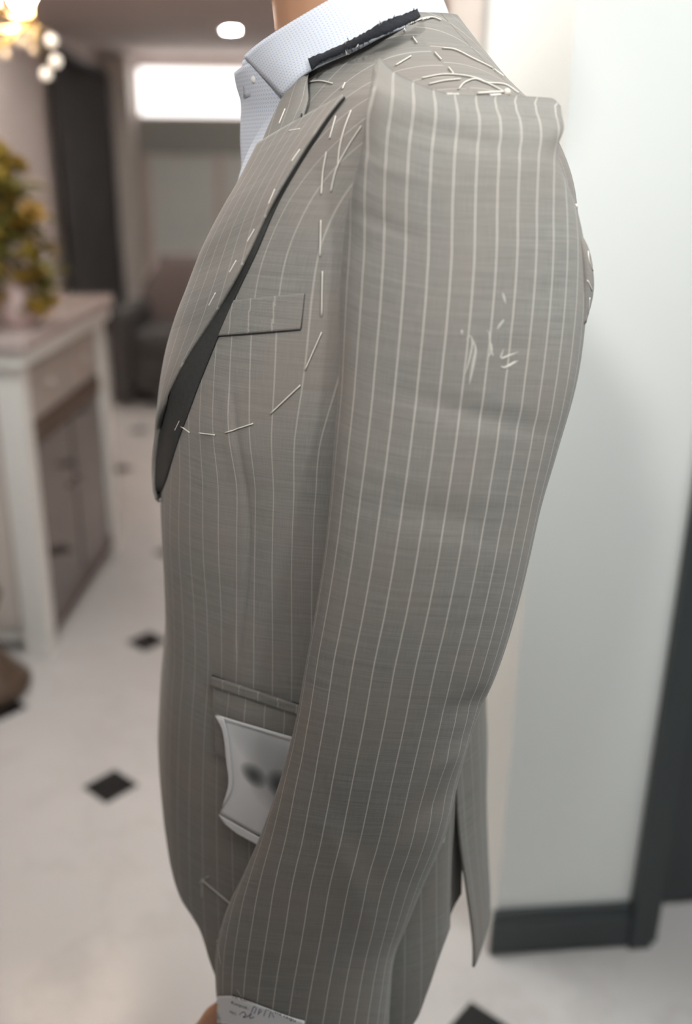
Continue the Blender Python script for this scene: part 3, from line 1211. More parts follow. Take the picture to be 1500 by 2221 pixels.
# the raw top edge of the cap, lying on the shoulder
top_f, top_b = [], []
ys = []
for j in range(NS):
    k = (1 - cos(pi * j / (NS - 1))) / 2
    x = lerp(816, 1211, k)
    y = edge_y(x)
    h = shoulder_Y(x, y)
    ys.append((x, y, h))
known = [q[2] for q in ys if q[2]]
top_Y = []
for (x, y, h) in ys:
    top_Y.append(h - 0.008 - 0.010 * (1 - smooth(816, 900, x)) if h else None)
lastk = None
for j in range(NS):
    if top_Y[j] is None:
        top_Y[j] = lastk + 0.0004 if lastk else 0.69
    lastk = top_Y[j]
for _ in range(6):
    top_Y = [(top_Y[max(0, j - 1)] + top_Y[j] + top_Y[min(NS - 1, j + 1)]) / 3 for j in range(NS)]
top_Y = [min(v_, lerp(0.700, 0.722, j / (NS - 1))) for j, v_ in enumerate(top_Y)]
grid_xyY = [[(ys[j][0], ys[j][1], top_Y[j], top_Y[j] + 0.004) for j in range(NS)]]
for r in SROWS:
    row = []
    for j in range(NS):
        s = j / (NS - 1)
        x, y, sn = row_curve(r, s)
        if r[7] is None:
            y = edge_y(max(816, min(1211, x))) + 26
            Yb = lerp(top_Y[j], lerp(0.650, 0.690, s) - 0.009 * sn ** 0.85, 0.55) + r[5] * sn
            row.append((x, y, Yb - r[5] * sn, Yb + 0.006))
            continue
        Yb = lerp(r[7], r[8], s)
        row.append((x, y, Yb - r[5] * sn ** 0.85, Yb + r[6] * sn ** 0.85 + 0.003))
    if len(grid_xyY) == 1:
        # the cap rolls over the shoulder
        grid_xyY.append([(lerp(a[0], b[0], 0.42), lerp(a[1], b[1], 0.42), lerp(b[2], a[2], 0.36), lerp(b[3], a[3], 0.36)) for a, b in zip(grid_xyY[0], row)])
    grid_xyY.append(row)
# dense rows through the key rows
NR = 260
cols = []
for j in range(NS):
    ptsf = [Vector((g[j][0], g[j][1], g[j][2] * 1000)) for g in grid_xyY]
    ptsb = [Vector((g[j][0], g[j][1], g[j][3] * 1000)) for g in grid_xyY]
    # knots spaced by how far the row lies down the sleeve, so the shading runs smoothly
    kn_ = [0.0]
    for a, b in zip(ptsf, ptsf[1:]):
        kn_.append(kn_[-1] + abs(b.y - a.y) + 4)
    cf, cb = [], []
    for q in range(NR):
        x = kn_[-1] * q / (NR - 1)
        f_ = [(interp if k < 2 else mono)([(kn_[i], p[k]) for i, p in enumerate(ptsf)], x) for k in range(3)]
        b_ = [(interp if k < 2 else mono)([(kn_[i], p[k]) for i, p in enumerate(ptsb)], x) for k in range(3)]
        pf = at(f_[0], f_[1], f_[2] / 1000 - wrinkle(f_[0], f_[1]))
        pb = at(b_[0], b_[1], b_[2] / 1000)
        cf.append(pf)
        cb.append(pb)
    cols.append((cf, cb))
srows, suv = [], []
vacc = 0.0
UCEN = None
for q in range(NR):
    fr = [cols[j][0][q] for j in range(NS)]
    bk_ = [cols[j][1][q] for j in range(NS)][::-1]
    if q:
        vacc += (fr[NS // 2] - srows[-1][NS // 2]).length
    loop = fr + bk_
    arc = [0.0]
    for a, b in zip(loop, loop[1:]):
        arc.append(arc[-1] + (b - a).length)
    # cloth runs straight: anchor the stripes on the photo's line that starts at (1000, 250)
    axis_x = interp([(0, 1030), (40, 1003)], 0) if False else None
    srows.append(loop)
    suv.append([arc, vacc])
# anchor: arc length at the stripe through these photo points (x, y) along one stripe
ANCH = [(985, 215), (991, 260), (985, 330), (980, 450), (978, 560), (970, 680), (955, 830), (940, 960), (920, 1100), (900, 1230), (877, 1350), (855, 1450), (835, 1560), (808, 1690), (785, 1800), (755, 1920), (735, 2020), (715, 2120), (695, 2240)]
uvrows = []
for q in range(NR):
    fr = srows[q][:NS]
    pxs = [proj(p) for p in fr]
    ymid = pxs[NS // 2][1]
    ax_ = interp([(b, a) for a, b in ANCH], ymid)
    a0 = suv[q][0][NS // 2]
    for j in range(NS - 1):
        if pxs[j][0] <= ax_ <= pxs[j + 1][0]:
            a0 = lerp(suv[q][0][j], suv[q][0][j + 1], (ax_ - pxs[j][0]) / max(1e-6, pxs[j + 1][0] - pxs[j][0]))
            break
    uvrows.append([(a - a0, suv[q][1]) for a in suv[q][0]])
sleeve = grid_mesh('sleeve', srows, M['sleeve'], uvrows, closed=True, parent=jacket, thick=0.0015, off=-1.0)
sleeve['label'] = 'near sleeve with raw cap basted over the shoulder'
# far sleeve: the same cut on the other arm, hanging a little further back
frows, fuv = [], []
for q in range(0, NR, 4):
    r = []
    for p in srows[q][::2]:
        f, l, z = loc(p)
        f -= 0.07 * smooth(1.40, 0.75, z)
        f -= 0.02
        r.append(W(f, -l - 0.004, z))
    frows.append(r)
    fuv.append(uvrows[q][::2])
far_sleeve = grid_mesh('sleeve', frows, M['sleeve'], fuv, closed=True, parent=jacket, thick=0.0015, off=-1.0)
far_sleeve['label'] = 'far sleeve on the hidden arm'
S_S = Surf([sleeve])
S_ALL = Surf([front, back, sleeve])
# ---------------------------------------------------------------- lapel
def edge_hit_Y(x, y, step=4, most=60):
    """depth of the jacket body just inside its outline at this row"""
    for k in range(most):
        h = S_T.hit(x + k * step, y)
        if h:
            return h[0].y
    return 0.83


ROLL_C = [(560, 312), (541, 350), (525, 382), (483, 455), (440, 540), (405, 630), (382, 690), (362, 760), (349, 830), (343, 890), (337, 950), (332, 1010), (334, 1062), (341, 1084)]
EDGE_C = [(744, 207), (712, 247), (686, 284), (646, 345), (592, 437), (540, 545), (500, 622), (455, 698), (408, 770), (377, 828), (357, 884), (341, 965), (335, 1060), (341, 1084)]
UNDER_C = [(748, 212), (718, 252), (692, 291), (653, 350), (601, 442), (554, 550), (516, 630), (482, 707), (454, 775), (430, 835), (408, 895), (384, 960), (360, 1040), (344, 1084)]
NL, NA = 90, 22
Rc = spline([Vector((a, b, 0)) for a, b in ROLL_C], NL)
Ec = spline([Vector((a, b, 0)) for a, b in EDGE_C], NL)
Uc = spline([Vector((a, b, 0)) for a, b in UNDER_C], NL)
lift_tab = [(0, 0.011), (0.10, 0.011), (0.5, 0.012), (0.75, 0.017), (0.92, 0.012), (1, 0.004)]
lap_rows, lap_uv, und_rows, und_uv = [], [], [], []
Ry = []
for i in range(NL):
    Ry.append(edge_hit_Y(Rc[i].x, Rc[i].y))
for _ in range(8):
    Ry = [(Ry[max(0, i - 1)] + Ry[i] + Ry[min(NL - 1, i + 1)]) / 3 for i in range(NL)]
acc = 0.0
lapel_R, lapel_E = [], []
for i in range(NL):
    k = i / (NL - 1)
    R_ = at(Rc[i].x, Rc[i].y, Ry[i] - 0.004)
    h = S_T.hit(Ec[i].x, Ec[i].y)
    lf = interp(lift_tab, k)
    wav = 0.0025 * sin(k * 23) * smooth(0.15, 0.4, k)
    Ey = (h[0].y if h else Ry[i]) - lf + wav
    E_ = at(Ec[i].x, Ec[i].y, Ey)
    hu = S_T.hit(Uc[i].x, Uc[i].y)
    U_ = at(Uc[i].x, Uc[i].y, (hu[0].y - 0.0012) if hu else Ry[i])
    lapel_R.append(R_)
    lapel_E.append(E_)
    row, ur = [], []
    wd = (E_ - R_).length
    if i:
        acc += (R_ - lapel_R[-2]).length
    # turn of the cloth over the roll line
    for j in range(-5, NA):
        if j < 0:
            s = -j / 5
            p = R_ + (FV * -0.012 + Vector((0, 0.022, 0))) * s * s + Vector((0, 0.010 * s, 0))
            row.append(p)
            ur.append((-0.012 * s, -acc))
        else:
            s = j / (NA - 1)
            p = R_.lerp(E_, s)
            p = p + Vector((0, -1, 0)) * (0.010 * min(1, wd / 0.05) * sin(pi * s ** 0.7))
            # firm edge curls down to the chest
            row.append(p)
            ur.append((s * lerp(0.115, 0.045, smooth(0.1, 0.8, k)), -acc))
    lap_rows.append(row)
    lap_uv.append(ur)
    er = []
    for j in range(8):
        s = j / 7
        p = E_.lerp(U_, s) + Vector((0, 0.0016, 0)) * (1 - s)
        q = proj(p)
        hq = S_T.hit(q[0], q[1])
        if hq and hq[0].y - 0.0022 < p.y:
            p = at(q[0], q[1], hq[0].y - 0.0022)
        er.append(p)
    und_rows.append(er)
lapel = grid_mesh('lapel', lap_rows, M['lapel'], lap_uv, parent=jacket, thick=0.0024, off=0.0)
lapel['label'] = 'near peaked lapel with raw padded edge'
# the same lapel on the far side, lying a little flatter
far_l = []
for r in lap_rows:
    far_l.append([W(q[0] - 0.027, -q[1] - 0.004, q[2]) for q in [loc(p) for p in r]])
flap_ = grid_mesh('lapel', far_l, M['lapel'], lap_uv, parent=jacket, thick=0.0024, off=0.0)
flap_['label'] = 'far lapel on the hidden side of the chest'
under = grid_mesh('lapel_underside_shade', und_rows, M['canvas'], None, parent=jacket, thick=0.001)  # canvas underside low down; higher up the dark strip is only lapel shadow
under['label'] = 'dark canvas under the lapel edge, standing in for its shadow higher up'

# upper strip of the front, from the gorge slit up to the neck point
ROLL_N = [(566, 318), (585, 272), (612, 216), (642, 168), (672, 128)]
EDGE_N = [(655, 257), (662, 236), (668, 214), (667, 172), (674, 131)]
Rn = spline([Vector((a, b, 0)) for a, b in ROLL_N], 30)
En = spline([Vector((a, b, 0)) for a, b in EDGE_N], 30)
rows, uvs = [], []
for i in range(30):
    k = i / 29
    row, ur = [], []
    YR = lerp(lapel_R[0].y + 0.002, 0.792, k)
    hE = S_T.hit(En[i].x, En[i].y)
    YE = (hE[0].y if hE else 0.78) - 0.010
    for j in range(-4, 14):
        s = max(0, j) / 13
        q = Rn[i].lerp(En[i], s)
        p = at(q.x, q.y, lerp(YR, YE, s) - 0.006 * sin(pi * s))
        if j < 0:
            p = p + Vector((0.006, 0.018, -0.002)) * ((-j) / 4)
        row.append(p)
        ur.append((0.008 + s * lerp(0.055, 0.018, k) + 0.02 * k, 0.3 * k))
    rows.append(row)
    uvs.append(ur)
nstrip = grid_mesh('lapel_top', rows, M['lapel'], uvs, parent=jacket, thick=0.002, off=0.0)
S_L = Surf([lapel, nstrip, front, back, sleeve])
cut = [(673, 134), (668, 172), (669, 214), (657, 256)]
cp = drape_pts(S_L, cut, 0.0022, 20)
tube('raw_edge', cp, [0.0007 + 0.0012 * sin(pi * i / (len(cp) - 1)) for i in range(len(cp))], M['canvas'], jacket, 6)

# ---------------------------------------------------------------- pockets
bp = drape_patch('breast_pocket', S_T, [(484, 654), (478, 690), (470, 729)], [(661, 636), (657, 675), (652, 714)], 16, 40, 'cloth', 0.0009, 0.0012, jacket, u_off=0.002)
bp['label'] = 'slanted welt of the breast pocket'
sl = drape_pts(S_T, [(476, 730), (560, 724), (652, 716)], 0.0003, 24)
tube('pocket_seam', sl, 0.0004, M['canvas'], bp, 5)
sl = drape_pts(S_T, [(661, 637), (657, 675), (653, 713)], 0.0006, 12)
tube('pocket_seam', sl, 0.0004, M['canvas'], bp, 5)

fl = drape_patch('pocket_flap', S_T, [(466, 1478), (468, 1560), (470, 1634)], [(660, 1545), (655, 1620), (650, 1690)], 20, 36, 'cloth', 0.0020, 0.0022, jacket, bulge=0.002, u_off=0.005)
fl['label'] = 'hip pocket flap'
jt = drape_patch('pocket_jet', S_T, [(465, 1464), (463, 1474), (462, 1483)], [(662, 1529), (661, 1539), (660, 1549)], 6, 30, 'cloth', 0.0036, 0.003, jacket, u_off=0.011)
jt['label'] = 'narrow welt above the hip pocket flap'
for ln in ([(464, 1463), (560, 1500), (660, 1528)], [(463, 1484), (560, 1520), (660, 1549)]):
    tube('pocket_seam', drape_pts(S_T, ln, 0.0022, 30), 0.0007, M['canvas'], jt, 5)

# ---------------------------------------------------------------- black melton tape along the neck seam
T_TOP = [(668, 128), (690, 120), (720, 108), (760, 88), (795, 70), (830, 49), (870, 34), (904, 20)]
T_BOT = [(676, 152), (694, 134), (724, 122), (764, 104), (802, 87), (846, 69), (880, 53), (911, 38)]
ta = spline([Vector((a, b, 0)) for a, b in T_TOP], 60)
tb = spline([Vector((a, b, 0)) for a, b in T_BOT], 60)


def neck_Y(x):
    return interp([(660, 0.768), (700, 0.764), (760, 0.757), (820, 0.752), (870, 0.757), (910, 0.772)], x)


rows = []
rng = random.Random(11)
for i in range(60):
    j1 = rng.uniform(-1.5, 1.5)
    j2 = rng.uniform(-1.5, 1.5)
    Yt = neck_Y(ta[i].x)
    rows.append([at(ta[i].x + 0, ta[i].y + j1, Yt + 0.004), at(*(ta[i].lerp(tb[i], 0.5)).xy, Yt), at(tb[i].x, tb[i].y + j2, Yt - 0.001)])
tape = grid_mesh('neck_tape', rows, M['melton'], parent=jacket, thick=0.0016, off=0.0)
tape['label'] = 'frayed black melton strip along the neck seam'
for k in range(26):
    i = rng.randrange(18, 58)
    q = tb[i] if k % 3 else ta[i]
    dn = 1 if k % 3 else -1
    Yt = neck_Y(q.x) - 0.002
    tube('frayed_thread', [at(q.x, q.y - 2 * dn, Yt), at(q.x + rng.uniform(-5, 5), q.y + dn * rng.uniform(4, 11), Yt - 0.001)], 0.00035, M['melton'] if k % 4 else M['thread'], tape, 4)

# ---------------------------------------------------------------- raw back armhole edge peeping out behind the sleeve
inn = spline([Vector(p + (0,)) for p in [(1250, 500), (1258, 560), (1261, 610), (1260, 660), (1262, 705)]], 20)
out_ = spline([Vector(p + (0,)) for p in [(1256, 505), (1275, 545), (1284, 600), (1283, 640), (1268, 700)]], 20)
rows, uvs = [], []
for i in range(20):
    rows.append([at(*inn[i].lerp(out_[i], j / 7).xy, 0.690 + 0.012 * (j / 7) - 0.008 * sin(pi * j / 7)) for j in range(8)])
    uvs.append([(0.003 * j / 7 + 0.004, -i * 0.01) for j in range(8)])
ae = grid_mesh('armhole_edge', rows, M['cloth'], uvs, parent=jacket, thick=0.002)
S_A = Surf([ae, sleeve])
for ln in ([(1272, 528), (1273, 562), (1282, 588)], [(1271, 608), (1280, 630)], [(1275, 645), (1272, 680)]):
    tube('basting_stitch', drape_pts(S_A, ln, 0.0010, 8), 0.0007, M['thread'], jacket, 5)

# ---------------------------------------------------------------- basting stitches, each thread its own piece
STITCH = [
    [(749, 182), (743, 195)], [(729, 254), (716, 302)], [(762, 242), (748, 280), (738, 320), (733, 366)],
    [(784, 276), (758, 316), (732, 364), (722, 400), (719, 416)], [(709, 332), (702, 372), (698, 422)], [(697, 478), (695, 556)],
    [(700, 588), (698, 685)], [(698, 720), (662, 802)], [(652, 835), (587, 897)], [(550, 918), (490, 938)], [(468, 943), (433, 939)],
    [(413, 938), (395, 925)], [(392, 913), (382, 933)], [(674, 179), (696, 177), (722, 183)], [(620, 238), (607, 270)], [(628, 286), (652, 282)],
    [(652, 326), (634, 352)], [(598, 412), (584, 444)], [(554, 498), (538, 526)], [(515, 566), (500, 592)], [(470, 636), (455, 664)],
    [(894, 82), (904, 96)], [(942, 116), (956, 132)], [(972, 149), (982, 162)], [(858, 144), (891, 124)],
    [(914, 172), (958, 164), (994, 165), (1030, 172), (1062, 186), (1092, 202)],
    [(958, 106), (986, 110), (1022, 128), (1062, 148), (1090, 168)],
    [(994, 196), (1006, 182), (1030, 174), (1054, 182), (1094, 186), (1122, 204)],
    [(930, 185), (960, 178), (998, 174)],
    [(968, 209), (994, 208)], [(1034, 205), (1088, 202)], [(1062, 211), (1083, 208)],
    [(888, 54), (918, 42), (938, 40), (955, 46)], [(484, 1614), (503, 1622)],
    [(440, 1908), (470, 1933), (502, 1960)], [(473, 2037), (477, 2062), (482, 2090)], [(516, 2144), (527, 2162)],
    [(962, 1812), (959, 1826)],
]
THICK = {29, 30, 31}
for i, ln in enumerate(STITCH):
    pts = drape_pts(S_L, ln, 0.0011, 4 + 6 * (len(ln) - 1))
    if len(pts) > 1:
        tube('basting_stitch', pts, 0.0010 if i in THICK else 0.00062, M['thread'], jacket, 5)

# ---------------------------------------------------------------- chalk marks on the sleeve
def zq(pts, x0, y0, k):
    return [(x0 + a / k, y0 + b / k) for a, b in pts]


CH = [[(330, 870), (370, 790), (400, 770), (430, 810), (430, 900), (400, 1060), (330, 1320)],
      [(450, 830), (475, 950), (450, 1100), (395, 1400)],
      [(590, 670), (650, 730), (660, 860), (680, 960), (600, 1110)], [(690, 850), (672, 950), (715, 1050)],
      [(855, 540), (740, 700)], [(820, 190), (845, 290), (870, 370)],
      [(860, 890), (800, 1060), (900, 1030), (1070, 955)], [(800, 1160), (850, 1185), (1020, 1090)], [(300, 680), (300, 760)]]
for i, ln in enumerate(CH):
    L2 = zq(ln, 950, 600, 6.0)
    pts = drape_pts(S_S, L2, 0.0008, 8 * len(ln))
    n_ = len(pts)
    if n_ > 1:
        wd = 0.0014 if i in (1, 7) else 0.0011
        o = tube('chalk_mark', pts, [wd * (0.35 + 0.65 * sin(pi * (0.1 + 0.8 * q / (n_ - 1)))) for q in range(n_)], M['chalk'], sleeve, 6)
for ln in ([(438, 1906), (438, 1946)], [(434, 1914), (452, 1900)]):
    pts = drape_pts(S_T, ln, 0.0002, 8)
    if len(pts) > 1:
        tube('chalk_mark', pts, 0.0008, M['chalk'], front, 5)
# small dark needle marks low on the sleeve
for (x, y, a, ln) in ((824, 2051, 0.2, 9), (801, 2086, 0.0, 14), (790, 2089, 0.1, 8), (782, 2127, 0.7, 7), (763, 2166, 0.1, 7)):
    pts = drape_pts(S_S, [(x - ln / 2, y + a * 4), (x + ln / 2, y - a * 4)], 0.0004, 4)
    if len(pts) > 1:
        tube('needle_mark', pts, 0.0007, M['leaf'] if ln == 14 else M['wood'], sleeve, 5)

# ---------------------------------------------------------------- pins
def pin(px, py, r, dx, dy, surf, label, mat='pearl', lift=0.004):
    h = surf.hit(px, py)
    k = 0
    while h is None and k < 30:
        k += 1
        h = surf.hit(px - 2 * k, py + k) or surf.hit(px + 2 * k, py) or surf.hit(px, py + 2 * k)
    c = at(px, py, (h[0].y if h else 0.8) - lift)
    t = empty('dressmaker_pin', c)
    tag(t, label, 'pin', 'pins holding the jacket together')
    ball('pin_head', c, r, M[mat], t, 16)
    e = surf.hit(px + dx, py + dy)
    tip = (e[0] + e[1] * 0.0005) if e else at(px + dx, py + dy, c.y)
    tube('pin_shaft', [c, tip], 0.0004, M['steel'], t, 6)


pin(1099, 200, 0.0027, -40, 6, S_L, 'large pearl-headed pin at the top of the sleeve cap')
pin(1248, 447, 0.0018, -12, -16, S_L, 'small pearl-headed pin at the back edge of the sleeve')
pin(877, 67, 0.0013, -2, -14, S_L, 'cream-headed pin at the shoulder seam below the black neck strip')
pin(917, 41, 0.0011, 26, -2, S_L, 'tiny cream-headed pin at the back of the jacket neck')
pin(343, 1087, 0.0012, 10, 3, S_L, 'tiny white-headed pin closing the front below the lapel')

# ---------------------------------------------------------------- paper slips
def paper_mat(name, kind):
    k = NT(name)
    uv = k.n('ShaderNodeUVMap')
    sep = k.n('ShaderNodeSeparateXYZ')
    k.l(uv.outputs[0], sep.inputs[0])
    u, v = sep.outputs[0], sep.outputs[1]
    col = k.mix(k.noise(uv.outputs[0], 3.0, 2), (0.73, 0.75, 0.76, 1), (0.80, 0.81, 0.82, 1))

    def blob(cu, cv, ru, rv, c, strength):
        nonlocal col
        a = k.math('MULTIPLY', k.math('SUBTRACT', u, cu), 1 / ru)
        b = k.math('MULTIPLY', k.math('SUBTRACT', v, cv), 1 / rv)
        d_ = k.math('ADD', k.math('MULTIPLY', a, a), k.math('MULTIPLY', b, b))
        s = k.math('MULTIPLY', k.math('SUBTRACT', 1.0, d_, clamp=True), strength)
        col = k.mix(s, col, c4(c))
    if kind == 'smudge':
        blob(0.45, 0.86, 0.40, 0.26, (0.36, 0.38, 0.38), 0.75)
        blob(0.62, 0.62, 0.42, 0.36, (0.34, 0.35, 0.35), 0.8)
        blob(0.36, 0.53, 0.20, 0.12, (0.07, 0.075, 0.075), 0.95)
        blob(0.70, 0.55, 0.20, 0.14, (0.06, 0.065, 0.065), 0.95)
    k.l(col, k.b.inputs['Base Color'])
    k.b.inputs['Roughness'].default_value = 0.7
    return k.m


M['paper'] = paper_mat('white_paper', 'plain')
M['paper_smudge'] = paper_mat('smudged_paper', 'smudge')
slip = empty('paper_slip', W(0.08, 0.17, 0.83))
tag(slip, 'curling white paper slip with grey smudges tucked at the hip pocket', 'paper')
ps = drape_patch('paper_sheet', S_T, [(482, 1544), (497, 1575), (505, 1640), (509, 1690), (503, 1722), (488, 1756)],
                 [(680, 1602), (672, 1640), (660, 1700), (648, 1760), (640, 1800), (625, 1836)], 26, 24, 'paper_smudge', 0.0075, 0.0006, slip, bulge=0.004, uvscale=1)
fo = drape_patch('paper_fold', S_T, [(488, 1756), (500, 1775), (525, 1796)], [(625, 1836), (622, 1842), (618, 1850)], 8, 20, 'paper', 0.0090, 0.0006, slip, uvscale=1)
fo = drape_patch('paper_fold', S_T, [(482, 1544), (497, 1576), (504, 1640), (508, 1690), (496, 1738)], [(500, 1548), (508, 1590), (513, 1640), (516, 1690), (512, 1712)], 20, 5, 'paper', 0.0095, 0.0006, slip, uvscale=1)
fo = drape_patch('paper_fold', S_T, [(484, 1544), (490, 1549)], [(680, 1600), (678, 1607)], 4, 20, 'paper', 0.0095, 0.0006, slip, uvscale=1)

S_C = Surf([sleeve])
note = empty('paper_note', at(560, 2210, 0.62))
tag(note, 'white printed note with handwriting pinned to the sleeve cuff', 'paper')
nleft = [(479, 2157), (485, 2190), (476, 2216), (466, 2235)]
nright = [(661, 2208), (659, 2220), (655, 2240), (650, 2262)]


def note_patch(n):
    top = spline([Vector(p + (0,)) for p in [(479, 2157), (505, 2155), (540, 2165), (590, 2184), (630, 2199), (661, 2208)]], n)
    rows = []
    for i in range(10):
        k = i / 9
        row = []
        for j in range(n):
            x = top[j].x - 8 * k - 4 * sin(pi * k) * (1 - j / (n - 1))
            y = top[j].y + 62 * k
            h = S_C.hit(x, y)
            p = (h[0] + h[1] * 0.003) if h else at(x, y, 0.652)
            row.append(p)
        rows.append(row)
    return rows


nr = note_patch(24)
grid_mesh('paper_sheet', nr, M['paper'], [[(j / 23, 1 - i / 9) for j in range(24)] for i in range(10)], parent=note, thick=0.0004)
S_N = Surf([bpy.data.objects[note.children[0].name]])
M['ink'] = plain('black_ink', (0.02, 0.02, 0.025), 0.8, var=0.1)
M['pen'] = plain('blue_grey_pen', (0.20, 0.20, 0.27), 0.8, var=0.1)


def print_text(txt, x0, y0, x1, y1, size, mat, name):
    """printed words laid on the paper, letter by letter"""
    cu = bpy.data.curves.new(name, 'FONT')
    cu.body = txt
    cu.size = 1.0
    cu.resolution_u = 2
    to = bpy.data.objects.new(name, cu)
    COL.objects.link(to)
    bpy.context.view_layer.update()
    me = bpy.data.meshes.new_from_object(to.evaluated_get(bpy.context.evaluated_depsgraph_get()))
    bpy.data.objects.remove(to)
    xs = [v.co.x for v in me.vertices]
    wd = max(xs) - min(xs)
    x_min = min(xs)
    dx, dy = x1 - x0, y1 - y0
    ln = sqrt(dx * dx + dy * dy)
    for v in me.vertices:
        s = (v.co.x - x_min) / wd
        hgt = v.co.y * size
        px = x0 + dx * s + hgt * dy / ln
        py = y0 + dy * s - hgt * dx / ln
        h = S_N.hit(px, py)
        v.co = (h[0] + h[1] * 0.0004) if h else at(px, py, 0.62)
    me.materials.append(mat)
    o = bpy.data.objects.new(name, me)
    COL.objects.link(o)
    o.parent = note
    o.matrix_parent_inverse = note.matrix_world.inverted()
    return o


print_text('To: Common', 502, 2163, 562, 2180, 9, M['ink'], 'printed_line')
print_text('Kormakaqu', 566, 2185, 640, 2216, 10, M['ink'], 'printed_line')
print_text('Konyob.:', 501, 2176, 540, 2190, 9, M['ink'], 'printed_line')
print_text('NO.', 498, 2196, 513, 2202, 8, M['ink'], 'printed_line')
for ln in ([(545, 2195), (551, 2182), (556, 2186), (551, 2198)], [(560, 2200), (563, 2188), (567, 2192), (561, 2197)], [(572, 2203), (577, 2190)], [(583, 2206), (588, 2194), (594, 2206)],
           [(520, 2200), (528, 2193), (534, 2200), (527, 2206), (538, 2204), (546, 2196), (541, 2208), (551, 2205)]):
    pts = drape_pts(S_N, ln, 0.0005, 12)
    if len(pts) > 1:
        tube('pen_stroke', pts, 0.0003, M['pen'], note, 4)

# ================================================================== person
person = empty('person', W(0, 0, 0))
tag(person, 'person standing side-on in a pale blue shirt and grey trousers, arm hanging', 'person')


class Blob:
    """closed tapered capsules, merged afterwards into one skin"""
    def __init__(self):
        self.v, self.f = [], []

    def cap(self, a, b, ra, rb, seg=14, sx=1.0, axis=None):
        a, b = Vector(a), Vector(b)
        d_ = (b - a)
        ln = d_.length
        d_ = d_ / ln
        x = axis.copy() if axis else d_.orthogonal()
        x = (x - d_ * x.dot(d_)).normalized()
        y = d_.cross(x)
        rings = []
        for k in range(5):
            q = (pi / 2) * (1 - k / 5)
            rings.append((-ra * sin(q), ra * cos(q)))
        for k in range(0, 5):
            q = (pi / 2) * (k / 4.999)
            rings.append((ln + rb * sin(q) if k else ln, rb * cos(q) if k else rb))
        b0 = len(self.v)
        for (z, r) in rings:
            r = max(r, 1e-4)
            for k in range(seg):
                t = 2 * pi * k / seg
                self.v.append(a + d_ * z + x * (r * sx * cos(t)) + y * (r * sin(t)))
        for i in range(len(rings) - 1):
            for k in range(seg):
                k2 = (k + 1) % seg
                self.f.append((b0 + i * seg + k, b0 + i * seg + k2, b0 + (i + 1) * seg + k2, b0 + (i + 1) * seg + k))
        self.f.append(tuple(b0 + k for k in range(seg))[::-1])
        self.f.append(tuple(b0 + (len(rings) - 1) * seg + k for k in range(seg)))

    def build(self, name, mat, voxel, smooth_it, parent):
        o = new_mesh(name, self.v, self.f, mat, None, True, None)
        md = o.modifiers.new('remesh', 'REMESH')
        md.mode = 'VOXEL'
        md.voxel_size = voxel
        md.use_smooth_shade = True
        sm = o.modifiers.new('smooth', 'SMOOTH')
        sm.iterations = smooth_it
        sm.factor = 0.5
        bpy.context.view_layer.update()
        me = bpy.data.meshes.new_from_object(o.evaluated_get(bpy.context.evaluated_depsgraph_get()))
        o.modifiers.clear()
        o.data = me
        me.polygons.foreach_set('use_smooth', [True] * len(me.polygons))
        if not me.materials:
            me.materials.append(mat)
        o.parent = parent
        o.matrix_parent_inverse = parent.matrix_world.inverted()
        return o


B = Blob()
# trunk
for (z0, z1, f0, f1, hw0, hw1, r0, r1) in ((0.86, 1.02, -0.02, -0.01, 0.075, 0.065, 0.092, 0.088), (1.02, 1.20, -0.01, 0.0, 0.065, 0.075, 0.088, 0.098), (1.20, 1.34, 0.0, -0.03, 0.075, 0.085, 0.098, 0.080)):
    for s in (-1, -0.35, 0.35, 1):
        B.cap(W(f0, s * hw0, z0), W(f1, s * hw1, z1), r0, r1)
B.cap(W(-0.035, 0, 1.33), W(-0.015, 0, 1.45), 0.075, 0.060, sx=1.0)
for s in (-1, 1):
    B.cap(W(-0.03, s * 0.03, 1.42), W(-0.06, s * 0.155, 1.385), 0.045, 0.045)
# neck and head
def HW(f, l, z):
    return W(f, l, z - 0.022)


B.cap(W(-0.015, 0, 1.42), W(0.010, 0, 1.56), 0.060, 0.056, 20)
B.cap(W(0.010, 0, 1.56), W(0.02, 0, 1.61), 0.055, 0.058, 20)
B.cap(W(0.016, 0, 1.46), W(0.026, 0, 1.575), 0.057, 0.056, 20)
B.cap(HW(0.022, 0, 1.70), HW(-0.006, 0, 1.715), 0.082, 0.082, 20)      # skull
B.cap(HW(0.030, 0, 1.665), HW(0.052, 0, 1.600), 0.070, 0.042, 20)      # face
B.cap(HW(0.075, 0, 1.585), HW(0.060, 0, 1.582), 0.024, 0.026, 14)      # chin
B.cap(HW(0.098, 0, 1.690), HW(0.114, 0, 1.652), 0.009, 0.012, 12)      # nose
for s in (-1, 1):
    B.cap(HW(0.104, s * 0.010, 1.650), HW(0.100, s * 0.012, 1.650), 0.008, 0.008, 10)
    B.cap(HW(0.072, s * 0.030, 1.655), HW(0.066, s * 0.034, 1.640), 0.026, 0.026, 12)   # cheeks
    B.cap(HW(0.088, s * 0.018, 1.706), HW(0.080, s * 0.042, 1.704), 0.011, 0.010, 10)   # brow
    B.cap(HW(0.004, s * 0.079, 1.69), HW(-0.004, s * 0.086, 1.655), 0.014, 0.009, 10)   # ears
    B.cap(HW(-0.004, s * 0.086, 1.70), HW(-0.010, s * 0.091, 1.685), 0.012, 0.012, 10)
B.cap(HW(0.100, 0.016, 1.620), HW(0.100, -0.016, 1.620), 0.007, 0.007, 10)              # lips
B.cap(HW(0.097, 0.013, 1.610), HW(0.097, -0.013, 1.610), 0.008, 0.008, 10)


